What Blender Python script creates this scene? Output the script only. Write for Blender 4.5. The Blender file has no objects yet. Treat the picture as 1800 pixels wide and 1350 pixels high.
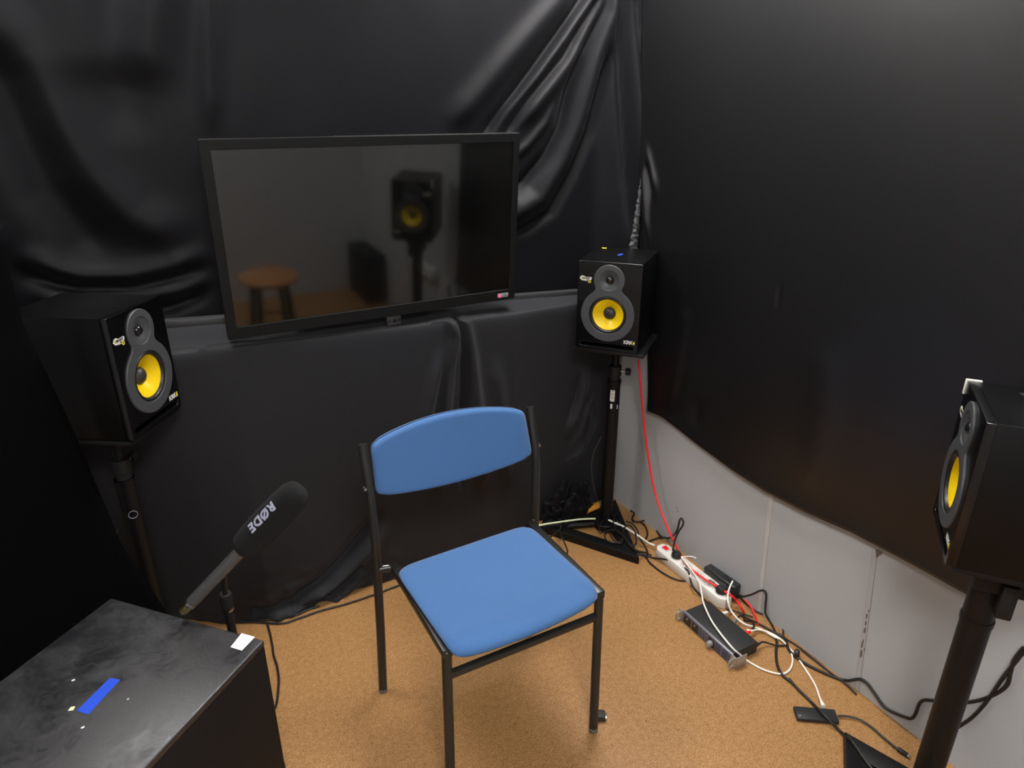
import bpy, bmesh, math, random
import numpy as np
from mathutils import Vector, Matrix, noise

SC = bpy.context.scene
COL = SC.collection
R = math.radians
random.seed(7)

# ------------------------------------------------------------------ camera, world, exposure
cam_d = bpy.data.cameras.new('camera')
cam_d.sensor_fit = 'HORIZONTAL'; cam_d.sensor_width = 36.0; cam_d.lens = 24.0
cam_d.clip_start = 0.02
cam = bpy.data.objects.new('camera', cam_d); COL.objects.link(cam)
cam.location = (0, 0, 1.62); cam.rotation_euler = (R(90 - 22), 0, R(-28))
SC.camera = cam

wd = bpy.data.worlds.new('world'); SC.world = wd; wd.use_nodes = True
wd.node_tree.nodes['Background'].inputs[0].default_value = (.5, .52, .55, 1)
wd.node_tree.nodes['Background'].inputs[1].default_value = 0.05

SC.view_settings.view_transform = 'Standard'
SC.view_settings.look = 'None'
SC.view_settings.gamma = 1
SC.view_settings.use_curve_mapping = False
SC.view_settings.exposure = 0.0
LAMPS = [  # ceiling panel lights: x, y, length along x, length along y, emission
    (1.30, 1.80, .56, .56, 42.0, 'square ceiling light panel above the screen and the blue chair'),
    (-0.06, 2.02, .56, .56, 27.0, 'square ceiling light panel above the left speaker'),
    (0.05, -0.46, .56, .56, 58.0, 'added square fill light panel behind the viewer'),  # unseen fill panel, added to brighten the fronts and the rear wall
]

# ------------------------------------------------------------------ room numbers (metres)
XR, XL, YB, YF, ZC = 1.645, -1.35, 2.36, -0.82, 2.50
CABLES = {
  'red_cable': [(1.585,1.948,0.726), (1.585,1.937,0.687), (1.585,1.899,0.535), (1.585,1.853,0.382), (1.585,1.793,0.235), (1.580,1.705,0.130), (1.585,1.629,0.056), (1.556,1.556,0.056), (1.547,1.504,0.056), (1.551,1.443,0.056), (1.561,1.391,0.056), (1.569,1.336,0.056), (1.593,1.332,0.030), (1.583,1.301,0.030), (1.593,1.290,0.005)],
  'white_loop': [(1.561,1.583,0.060), (1.540,1.504,0.060), (1.520,1.442,0.060), (1.489,1.395,0.056), (1.455,1.346,0.056), (1.417,1.262,0.056), (1.393,1.159,0.056), (1.415,1.136,0.030), (1.440,1.116,0.005), (1.457,1.071,0.005), (1.490,1.036,0.005), (1.531,1.038,0.005), (1.575,1.068,0.005), (1.602,1.116,0.005), (1.595,1.163,0.012), (1.572,1.201,0.012), (1.536,1.202,0.022), (1.521,1.207,0.022)],
  'white_hub': [(1.612,1.375,0.075), (1.578,1.357,0.060), (1.537,1.319,0.060), (1.536,1.294,0.030), (1.529,1.236,0.030), (1.577,1.206,0.010), (1.591,1.155,0.010), (1.606,1.134,0.004), (1.591,1.068,0.004), (1.570,1.010,0.004), (1.546,0.957,0.004), (1.515,0.917,0.009), (1.503,0.898,0.009)],
  'white_thin': [(1.559,1.581,0.062), (1.577,1.574,0.062), (1.594,1.565,0.062), (1.602,1.550,0.062)],
  'plug_lead': [(1.546,1.616,0.075), (1.575,1.642,0.084), (1.575,1.635,0.116), (1.575,1.622,0.150), (1.575,1.609,0.177), (1.575,1.607,0.197), (1.575,1.619,0.204), (1.575,1.627,0.189), (1.575,1.632,0.152), (1.575,1.646,0.118), (1.640,1.744,0.020), (1.621,1.760,0.020), (1.639,1.808,0.006), (1.662,1.853,0.006), (1.676,1.886,0.006), (1.659,1.903,0.006), (1.613,1.913,0.006), (1.605,1.936,0.006)],
  'wall_lead': [(1.567,1.779,0.006), (1.619,1.779,0.006), (1.655,1.760,0.006), (1.651,1.717,0.006)],
  'strand_a': [(1.451,1.750,0.005), (1.494,1.710,0.005), (1.485,1.668,0.005), (1.488,1.597,0.005), (1.513,1.534,0.005), (1.568,1.500,0.005), (1.574,1.433,0.045), (1.570,1.417,0.045)],
  'strand_b': [(1.504,1.845,0.006), (1.483,1.768,0.006), (1.495,1.720,0.006), (1.519,1.680,0.006), (1.532,1.624,0.030), (1.550,1.573,0.030), (1.536,1.517,0.050), (1.534,1.502,0.030), (1.510,1.459,0.030), (1.524,1.438,0.006), (1.519,1.395,0.006)],
  'adapter_lead': [(1.622,1.357,0.030), (1.630,1.335,0.030), (1.636,1.304,0.059), (1.636,1.276,0.094), (1.636,1.256,0.107), (1.636,1.247,0.092), (1.636,1.244,0.055), (1.632,1.236,0.030), (1.642,1.227,0.006), (1.630,1.199,0.006), (1.613,1.168,0.006), (1.620,1.148,0.006)],
  'wall_run': [(1.641,1.360,0.006), (1.634,1.311,0.006), (1.640,1.264,0.006), (1.659,1.243,0.006), (1.654,1.200,0.006), (1.645,1.168,0.006), (1.623,1.146,0.006), (1.627,1.108,0.006), (1.631,1.056,0.006), (1.628,0.991,0.006), (1.627,1.076,0.006), (1.627,1.019,0.006), (1.628,0.960,0.006), (1.630,0.919,0.006), (1.624,0.875,0.006)],
  'snake': [(1.613,1.168,0.006), (1.620,1.138,0.006), (1.589,1.090,0.005), (1.590,1.032,0.005), (1.610,0.977,0.005), (1.627,0.944,0.005), (1.637,0.917,0.015), (1.637,0.884,0.050), (1.637,0.861,0.056), (1.637,0.834,0.043), (1.637,0.802,0.025), (1.637,0.775,0.027), (1.637,0.742,0.040), (1.637,0.723,0.052), (1.637,0.716,0.075), (1.637,0.714,0.114), (1.637,0.705,0.136), (1.637,0.684,0.154), (1.637,0.660,0.171), (1.637,0.635,0.192), (1.637,0.611,0.217), (1.637,0.586,0.249), (1.637,0.561,0.291), (1.637,0.545,0.334), (1.637,0.547,0.374), (1.637,0.548,0.409), (1.637,0.539,0.455)],
  'snake2': [(1.636,0.536,0.446), (1.636,0.544,0.408), (1.636,0.553,0.368), (1.636,0.560,0.330), (1.636,0.567,0.286), (1.636,0.576,0.239), (1.636,0.591,0.184), (1.636,0.612,0.131)],
  'hub_over': [(1.607,1.171,0.006), (1.583,1.138,0.006), (1.545,1.107,0.006), (1.507,1.067,0.006), (1.489,1.030,0.006), (1.491,0.998,0.006), (1.494,1.011,0.006), (1.487,0.973,0.006), (1.484,0.937,0.006), (1.481,0.914,0.006), (1.465,0.878,0.020), (1.461,0.840,0.020), (1.468,0.805,0.007), (1.435,0.759,0.045), (1.428,0.736,0.045), (1.414,0.699,0.045), (1.407,0.673,0.045), (1.400,0.635,0.045)],
  'pole_loop': [(1.654,0.664,0.006), (1.609,0.656,0.006), (1.575,0.644,0.006), (1.548,0.629,0.006), (1.534,0.608,0.006)],
  'hub_tail': [(1.507,0.846,0.008), (1.530,0.833,0.008), (1.550,0.810,0.008), (1.558,0.778,0.008), (1.556,0.741,0.008), (1.556,0.706,0.008), (1.558,0.695,0.008)],
  'left_a': [(-0.087,2.205,0.005), (-0.050,2.151,0.005), (-0.016,2.107,0.005), (0.018,2.076,0.005), (0.090,2.040,0.005), (0.172,1.989,0.005), (0.229,1.985,0.005), (0.306,1.989,0.005), (0.384,1.982,0.005), (0.450,1.982,0.005), (0.499,1.985,0.005), (0.576,1.990,0.005), (0.634,1.997,0.005)],
  'left_b': [(-0.072,2.186,0.005), (-0.018,2.124,0.005), (0.022,2.102,0.005), (0.084,2.054,0.005), (0.164,2.017,0.005), (0.229,2.007,0.005), (0.271,2.015,0.005), (0.308,2.015,0.005)],
  'left_c': [(0.131,2.015,0.005), (0.131,1.961,0.005), (0.128,1.895,0.005), (0.124,1.851,0.005), (0.125,1.800,0.005), (0.121,1.747,0.005), (0.112,1.705,0.005), (0.099,1.656,0.005), (0.082,1.622,0.005), (0.058,1.593,0.005)],
  'pale': [(1.171,2.018,0.060), (1.229,2.008,0.060), (1.295,1.992,0.060), (1.365,1.973,0.060), (1.423,1.948,0.060)],
  'thin_stand': [(1.446,1.970,0.418), (1.419,1.970,0.369), (1.406,1.970,0.322), (1.413,1.970,0.242), (1.430,1.970,0.172), (1.447,1.970,0.127)],
  'arc_a': [(1.180,1.934,0.042), (1.227,1.953,0.042), (1.271,1.974,0.042), (1.312,2.012,0.048), (1.363,2.041,0.048), (1.416,2.050,0.048), (1.460,2.043,0.048), (1.499,2.043,0.048)],
  'arc_b': [(1.215,1.853,0.006), (1.239,1.868,0.006), (1.253,1.895,0.006), (1.242,1.912,0.044), (1.262,1.961,0.044), (1.284,1.988,0.048), (1.312,2.012,0.048)],
  'coil_a': [(1.512,1.992,0.040), (1.516,1.957,0.040), (1.507,1.898,0.040), (1.480,1.836,0.040), (1.438,1.785,0.040), (1.419,1.796,0.040), (1.421,1.831,0.040), (1.430,1.863,0.040), (1.409,1.859,0.040), (1.393,1.824,0.040), (1.410,1.797,0.040), (1.442,1.797,0.040), (1.469,1.827,0.040), (1.462,1.868,0.040), (1.428,1.879,0.040), (1.400,1.879,0.040), (1.421,1.913,0.040), (1.461,1.946,0.040), (1.498,1.958,0.040), (1.528,1.959,0.040), (1.537,1.938,0.040)],
  'coil_b': [(1.521,1.950,0.045), (1.482,1.903,0.045), (1.464,1.859,0.045), (1.463,1.807,0.045), (1.453,1.769,0.045), (1.458,1.739,0.045), (1.483,1.754,0.045), (1.519,1.807,0.045), (1.532,1.861,0.045), (1.495,1.850,0.045), (1.459,1.795,0.045), (1.448,1.744,0.045), (1.455,1.706,0.045), (1.506,1.720,0.010), (1.518,1.699,0.006)],
  'coil_c': [(1.542,1.896,0.040), (1.553,1.870,0.040), (1.543,1.825,0.040), (1.516,1.773,0.040), (1.532,1.758,0.008), (1.514,1.718,0.008), (1.488,1.698,0.008)],
  'white_stub': [(1.480,1.940,0.042), (1.496,1.897,0.042), (1.508,1.867,0.042), (1.516,1.821,0.042), (1.522,1.774,0.042), (1.544,1.758,0.022), (1.555,1.727,0.022)],
  'wall_stub': [(1.642,1.996,0.006), (1.645,1.973,0.006), (1.615,1.947,0.006), (1.601,1.922,0.006), (1.625,1.902,0.006), (1.620,1.864,0.006), (1.597,1.823,0.006), (1.565,1.795,0.006)],
  'hang': [(1.634,0.666,0.512), (1.634,0.666,0.487), (1.634,0.666,0.442), (1.634,0.667,0.409), (1.634,0.664,0.393)],
  'hangtip': [(1.634,0.666,0.372), (1.634,0.664,0.299)],
}
FOLDS = {
  'up': [
    (0.023,0.0287,[(1.378,2.016),(1.351,1.949),(1.224,1.833),(1.084,1.7),(0.98,1.603),(0.918,1.552)]),
    (-0.023,0.0131,[(1.461,1.989),(1.433,1.954),(1.318,1.82),(1.19,1.673),(1.075,1.55),(1.011,1.486)]),
    (0.0184,0.0098,[(1.492,1.991),(1.463,1.956),(1.37,1.839),(1.262,1.72),(1.154,1.614),(1.082,1.532)]),
    (-0.0161,0.009,[(1.504,1.975),(1.473,1.923),(1.372,1.781),(1.241,1.65),(1.154,1.549),(1.096,1.484)]),
    (0.023,0.0205,[(1.516,1.982),(1.496,1.93),(1.432,1.812),(1.337,1.704),(1.256,1.626),(1.168,1.543)]),
    (0.0138,0.0098,[(1.375,1.693),(1.302,1.572),(1.228,1.499),(1.176,1.463),(1.124,1.434)]),
    (-0.0322,0.0148,[(1.538,1.994),(1.519,1.931),(1.448,1.795),(1.399,1.675),(1.365,1.552),(1.305,1.459),(1.229,1.385),(1.18,1.349),(1.116,1.327)]),
    (0.0403,0.0287,[(1.554,1.995),(1.542,1.932),(1.51,1.815),(1.442,1.602),(1.369,1.445),(1.277,1.318),(1.177,1.271),(1.094,1.264)]),
    (-0.0253,0.0164,[(1.556,1.846),(1.532,1.726),(1.486,1.538),(1.419,1.397),(1.334,1.268),(1.231,1.214),(1.177,1.208),(1.078,1.213)]),
    (0.0287,0.0148,[(1.593,1.998),(1.614,1.727),(1.645,1.332),(1.667,1.039)]),
    (-0.023,0.0082,[(1.568,1.996),(1.589,1.727),(1.634,1.117)]),
    (-0.023,0.0082,[(1.613,1.999),(1.639,1.789),(1.668,1.535),(1.699,1.112)]),
    (0.023,0.0115,[(1.649,2.002),(1.668,1.88),(1.686,1.728)]),
    (0.022,0.04,[(-0.24,1.861),(-0.218,1.799),(-0.172,1.664),(-0.141,1.562),(-0.093,1.444),(-0.023,1.341),(0.13,1.25)]),
    (-0.024,0.04,[(-0.256,1.793),(-0.233,1.734),(-0.221,1.585),(-0.203,1.425),(-0.144,1.299),(-0.045,1.223)]),
    (0.012,0.07,[(-0.069,1.903),(-0.071,1.76),(-0.06,1.652)]),
    (0.022,0.05,[(0.134,1.918),(0.118,1.875),(0.064,1.72),(0.043,1.652)]),
    (-0.012,0.04,[(0.049,1.912),(0.025,1.785),(0.008,1.652),(-0.001,1.513)]),
    (0.012,0.02,[(0.265,1.927),(0.237,1.748),(0.209,1.532)]),
    (0.024,0.024,[(-0.311,1.293),(-0.283,1.251),(-0.229,1.205),(-0.168,1.183),(-0.054,1.173),(0.045,1.186),(0.174,1.235)]),
    (-0.024,0.02,[(-0.337,1.251),(-0.293,1.207),(-0.196,1.157),(-0.06,1.143),(0.066,1.162),(0.168,1.196)]),
    (0.022,0.02,[(-0.319,1.184),(-0.246,1.129),(-0.111,1.122),(0.035,1.127),(0.114,1.145),(0.164,1.168)]),
    (-0.02,0.014,[(-0.074,1.067),(0.025,1.071),(0.106,1.095),(0.159,1.135)]),
  ],
  'low': [
    (-0.042,0.008,[(0.857,0.995),(0.889,0.934),(0.9,0.848),(0.892,0.629),(0.879,0.278)]),
    (0.0308,0.018,[(0.891,0.983),(0.921,0.827),(0.944,0.618),(0.976,0.25)]),
    (0.028,0.014,[(0.851,0.964),(0.864,0.904),(0.841,0.798),(0.822,0.644),(0.785,0.304)]),
    (-0.0196,0.012,[(0.844,0.882),(0.796,0.65),(0.731,0.32)]),
    (0.0196,0.016,[(0.827,0.885),(0.757,0.658),(0.678,0.335)]),
    (0.0168,0.02,[(1.012,0.812),(1.057,0.528),(1.077,0.221)]),
    (-0.035,0.016,[(0.569,0.308),(0.516,0.247),(0.438,0.167),(0.336,0.085),(0.241,0.047),(0.163,0.032),(0.107,0.037)]),
    (0.028,0.016,[(0.584,0.248),(0.53,0.181),(0.422,0.094),(0.332,0.046),(0.237,0.014),(0.169,0.013)]),
    (-0.0252,0.012,[(0.465,0.09),(0.377,0.029),(0.306,0.016),(0.237,0.014)]),
    (0.0224,0.012,[(0.461,0.045),(0.375,0.007),(0.294,-0.008)]),
    (0.0308,0.014,[(1.481,0.588),(1.457,0.472),(1.426,0.367),(1.375,0.293)]),
    (-0.028,0.012,[(1.496,0.547),(1.477,0.446),(1.446,0.345),(1.382,0.262)]),
    (0.0252,0.012,[(1.506,0.484),(1.487,0.387),(1.436,0.289),(1.346,0.248)]),
    (0.0252,0.016,[(1.446,0.691),(1.434,0.576),(1.393,0.431),(1.354,0.356)]),
    (-0.0252,0.012,[(1.426,0.668),(1.406,0.538),(1.363,0.427)]),
  ],
  'right': [
    (0.012,0.012,[(2.061,1.529),(2.015,1.437),(1.977,1.363),(1.963,1.299)]),
    (0.014,0.01,[(2.056,1.486),(2.04,1.379),(2.008,1.226),(1.99,1.137)]),
    (-0.008,0.01,[(2.034,1.479),(2.005,1.36),(1.988,1.274)]),
    (-0.004,0.025,[(1.39,1.101),(1.364,1.1)]),
    (0.008,0.02,[(1.824,0.552),(1.78,0.711),(1.765,0.932)]),
    (-0.006,0.02,[(1.663,0.53),(1.653,0.669)]),
    (0.006,0.04,[(1.149,0.524),(1.153,0.75),(1.181,0.935)]),
  ],
}
# ------------------------------------------------------------------ materials
MATS = {}
def mat(name, col, rough=.5, metal=0., spec=.5, sheen=0., coat=0., emit=None, estr=0., bump=0., bscale=200., var=0., vscale=6., trans=0.):
    m = bpy.data.materials.new(name); m.use_nodes = True; MATS[name] = m
    nt = m.node_tree; b = nt.nodes['Principled BSDF']; I = b.inputs
    I['Base Color'].default_value = (*col, 1); I['Roughness'].default_value = rough
    I['Metallic'].default_value = metal; I['Specular IOR Level'].default_value = spec
    I['Sheen Weight'].default_value = sheen; I['Coat Weight'].default_value = coat
    if emit: I['Emission Color'].default_value = (*emit, 1); I['Emission Strength'].default_value = estr
    if bump or var:
        tc = nt.nodes.new('ShaderNodeTexCoord')
    if bump:
        n = nt.nodes.new('ShaderNodeTexNoise'); n.inputs['Scale'].default_value = bscale; n.inputs['Detail'].default_value = 3
        bp = nt.nodes.new('ShaderNodeBump'); bp.inputs['Strength'].default_value = bump; bp.inputs['Distance'].default_value = .002
        nt.links.new(tc.outputs['Object'], n.inputs['Vector']); nt.links.new(n.outputs['Fac'], bp.inputs['Height'])
        nt.links.new(bp.outputs['Normal'], I['Normal'])
    if var:
        n = nt.nodes.new('ShaderNodeTexNoise'); n.inputs['Scale'].default_value = vscale; n.inputs['Detail'].default_value = 4
        mx = nt.nodes.new('ShaderNodeMix'); mx.data_type = 'RGBA'
        mx.inputs[6].default_value = (*[c * (1 - var) for c in col], 1); mx.inputs[7].default_value = (*[min(1, c * (1 + var)) for c in col], 1)
        nt.links.new(tc.outputs['Object'], n.inputs['Vector']); nt.links.new(n.outputs['Fac'], mx.inputs[0])
        nt.links.new(mx.outputs[2], I['Base Color'])
    return m

def floor_material():
    m = bpy.data.materials.new('speckled_linoleum'); m.use_nodes = True; nt = m.node_tree; b = nt.nodes['Principled BSDF']
    N, Lk = nt.nodes.new, nt.links.new
    tc = N('ShaderNodeTexCoord')
    def noise_(scale, detail=2, rough=.5):
        n = N('ShaderNodeTexNoise'); n.inputs['Scale'].default_value = scale; n.inputs['Detail'].default_value = detail
        n.inputs['Roughness'].default_value = rough; Lk(tc.outputs['Object'], n.inputs['Vector']); return n
    big = noise_(2.2, 3); mid = noise_(60, 3, .6); fine = noise_(230, 2, .6); dot = noise_(150, 1)
    def ramp(src, stops):
        r = N('ShaderNodeValToRGB'); Lk(src, r.inputs[0])
        el = r.color_ramp.elements
        el[0].position, el[0].color = stops[0][0], (*stops[0][1], 1); el[1].position, el[1].color = stops[1][0], (*stops[1][1], 1)
        for p, c in stops[2:]: e = el.new(p); e.color = (*c, 1)
        return r
    base = ramp(mid.outputs['Fac'], [(.35, (.37, .192, .072)), (.65, (.44, .245, .098))])
    fl = ramp(fine.outputs['Fac'], [(.36, (.62, .58, .52)), (.60, (1, 1, 1)), (.72, (1.22, 1.2, 1.1))])
    dk = ramp(dot.outputs['Fac'], [(.24, (.45, .42, .38)), (.31, (1, 1, 1))])
    lg = ramp(big.outputs['Fac'], [(.3, (.93, .93, .93)), (.7, (1.04, 1.04, 1.04))])
    cur = base.outputs[0]
    for x in (fl, dk, lg):
        mx = N('ShaderNodeMix'); mx.data_type = 'RGBA'; mx.blend_type = 'MULTIPLY'; mx.inputs[0].default_value = 1
        Lk(cur, mx.inputs[6]); Lk(x.outputs[0], mx.inputs[7]); cur = mx.outputs[2]
    Lk(cur, b.inputs['Base Color'])
    b.inputs['Roughness'].default_value = .42; b.inputs['Specular IOR Level'].default_value = .35
    bp = N('ShaderNodeBump'); bp.inputs['Strength'].default_value = .35; bp.inputs['Distance'].default_value = .0012
    Lk(fine.outputs['Fac'], bp.inputs['Height']); Lk(bp.outputs['Normal'], b.inputs['Normal'])
    return m

def cabinet_material():
    m = bpy.data.materials.new('smudged_black_laminate'); m.use_nodes = True; nt = m.node_tree; b = nt.nodes['Principled BSDF']
    N, Lk = nt.nodes.new, nt.links.new
    tc = N('ShaderNodeTexCoord')
    a = N('ShaderNodeTexNoise'); a.inputs['Scale'].default_value = 7; a.inputs['Detail'].default_value = 5; a.inputs['Distortion'].default_value = 1.2
    c = N('ShaderNodeTexNoise'); c.inputs['Scale'].default_value = 34; c.inputs['Detail'].default_value = 4; c.inputs['Distortion'].default_value = 2.5
    for n in (a, c): Lk(tc.outputs['Object'], n.inputs['Vector'])
    ad = N('ShaderNodeMath'); ad.operation = 'ADD'; Lk(a.outputs['Fac'], ad.inputs[0])
    ml = N('ShaderNodeMath'); ml.operation = 'MULTIPLY'; ml.inputs[1].default_value = .6; Lk(c.outputs['Fac'], ml.inputs[0]); Lk(ml.outputs[0], ad.inputs[1])
    mr = N('ShaderNodeMapRange'); mr.inputs[1].default_value = .55; mr.inputs[2].default_value = 1.05; mr.inputs[3].default_value = .30; mr.inputs[4].default_value = .62
    Lk(ad.outputs[0], mr.inputs[0]); Lk(mr.outputs[0], b.inputs['Roughness'])
    bp = N('ShaderNodeBump'); bp.inputs['Strength'].default_value = .16; bp.inputs['Distance'].default_value = .002
    Lk(c.outputs['Fac'], bp.inputs['Height']); Lk(bp.outputs['Normal'], b.inputs['Normal'])
    b.inputs['Base Color'].default_value = (.010, .010, .012, 1); b.inputs['Specular IOR Level'].default_value = 1.0
    return m

M_FLOOR = floor_material(); M_CAB = cabinet_material()
mat('wall_paint', (.42, .435, .445), .75, spec=.25, var=.05, vscale=3)
mat('wall_rear_paint', (.55, .57, .59), .8, spec=.2)
mat('ceiling_paint', (.62, .62, .61), .9, spec=.1)
mat('seam_strip', (.50, .50, .48), .7, spec=.25, var=.10, vscale=9)
mat('seam_strip_grey', (.42, .41, .42), .7, spec=.25, var=.10, vscale=9)
mat('stain', (.13, .105, .09), .9)
mat('cloth_black', (.0045, .0045, .0060), .50, spec=.12, sheen=.03, bump=.06, bscale=900)
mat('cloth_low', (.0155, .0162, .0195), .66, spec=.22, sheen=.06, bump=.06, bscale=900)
mat('cloth_wall', (.0022, .0023, .0032), .385, spec=1.0)
mat('cloth_dark', (.0015, .0015, .002), .8, spec=.05)
mat('cloth_crinkle', (.05, .05, .052), .6, spec=.5)
mat('tv_bezel', (.006, .0065, .007), .5, spec=.2)
mat('tv_edge_highlight', (.10, .10, .10), .25, metal=.6)
mat('tv_screen', (.003, .003, .003), .06, spec=1.0)
mat('led_red', (.5, .01, .05), .4, emit=(1, .05, .16), estr=1.6)
mat('tv_badge', (.28, .29, .29), .4, spec=.5)
mat('sensor_grey', (.028, .028, .03), .5)
mat('ledge_grey', (.028, .028, .03), .55)
mat('spk_black', (.0015, .0015, .0018), .36, spec=.25)
mat('spk_baffle', (.0015, .0015, .0018), .22, spec=.5)
mat('spk_frame', (.052, .055, .060), .46, spec=.45, bump=.05, bscale=1500)
mat('spk_rubber', (.010, .010, .011), .42, spec=.45)
mat('spk_cone', (.86, .60, .004), .36, spec=.35)
mat('spk_cap', (.030, .028, .027), .45, spec=.5)
mat('spk_dome', (.008, .008, .009), .12, spec=.6)
mat('print_white', (.72, .72, .70), .6)
mat('print_yellow', (.80, .66, .02), .55)
mat('print_olive', (.32, .36, .10), .6)
mat('metal_black', (.004, .004, .0045), .45, spec=.28)
mat('metal_black_dull', (.008, .008, .0085), .6, spec=.3)
mat('chair_metal', (.016, .017, .016), .34, spec=.5)
mat('cabinet_side', (.007, .0065, .0065), .62, spec=.22)
mat('foot_grey', (.12, .105, .09), .6)
mat('bolt_bright', (.55, .55, .52), .3, metal=1)
mat('blue_fabric', (.047, .128, .305), .85, spec=.2, sheen=.25, bump=.35, bscale=1100, var=.05, vscale=5)
mat('tape_blue', (.014, .066, .55), .6, spec=.3, var=.10, vscale=30)
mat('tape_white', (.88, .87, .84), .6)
mat('tape_yellow', (.72, .78, .02), .6)
mat('paper_chip', (.75, .76, .45), .7)
mat('foam_black', (.010, .010, .0105), .95, spec=.12, sheen=.03, bump=.5, bscale=1800)
mat('mic_metal', (.085, .083, .082), .42, metal=.3)
mat('mic_ring', (.45, .44, .42), .28, metal=1)
mat('gold', (.62, .50, .22), .28, metal=1)
mat('print_lilac', (.30, .31, .40), .7)
mat('cable_black', (.011, .010, .010), .45, spec=.45)
mat('cable_grey', (.03, .03, .03), .5)
mat('cable_white', (.86, .84, .76), .45)
mat('cable_pale', (.66, .72, .46), .5)
mat('cable_red', (.85, .010, .016), .38, emit=None)
mat('boot_red', (.80, .015, .015), .45)
mat('strip_white', (.74, .72, .68), .35, spec=.5)
mat('strip_socket', (.62, .61, .57), .5)
mat('socket_dark', (.12, .12, .11), .5)
mat('switch_red', (.75, .010, .012), .25, spec=.6)
mat('adapter_black', (.016, .017, .018), .38, spec=.5)
mat('unit_black', (.020, .021, .022), .5, spec=.4)
mat('unit_face', (.30, .31, .34), .35, metal=.6)
mat('unit_blue', (.045, .055, .105), .35, spec=.5)
mat('unit_window', (.010, .011, .014), .2, spec=.6)
mat('unit_ear', (.42, .40, .37), .38, metal=.6)
mat('orange_plastic', (.62, .27, .03), .45)
mat('dirty_black', (.02, .019, .018), .6)
mat('wood_orange', (.48, .21, .07), .45)
mat('white_plastic', (.75, .75, .74), .5)
mat('lamp_frame', (.7, .7, .7), .5)
CONE = MATS['spk_cone']

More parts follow.
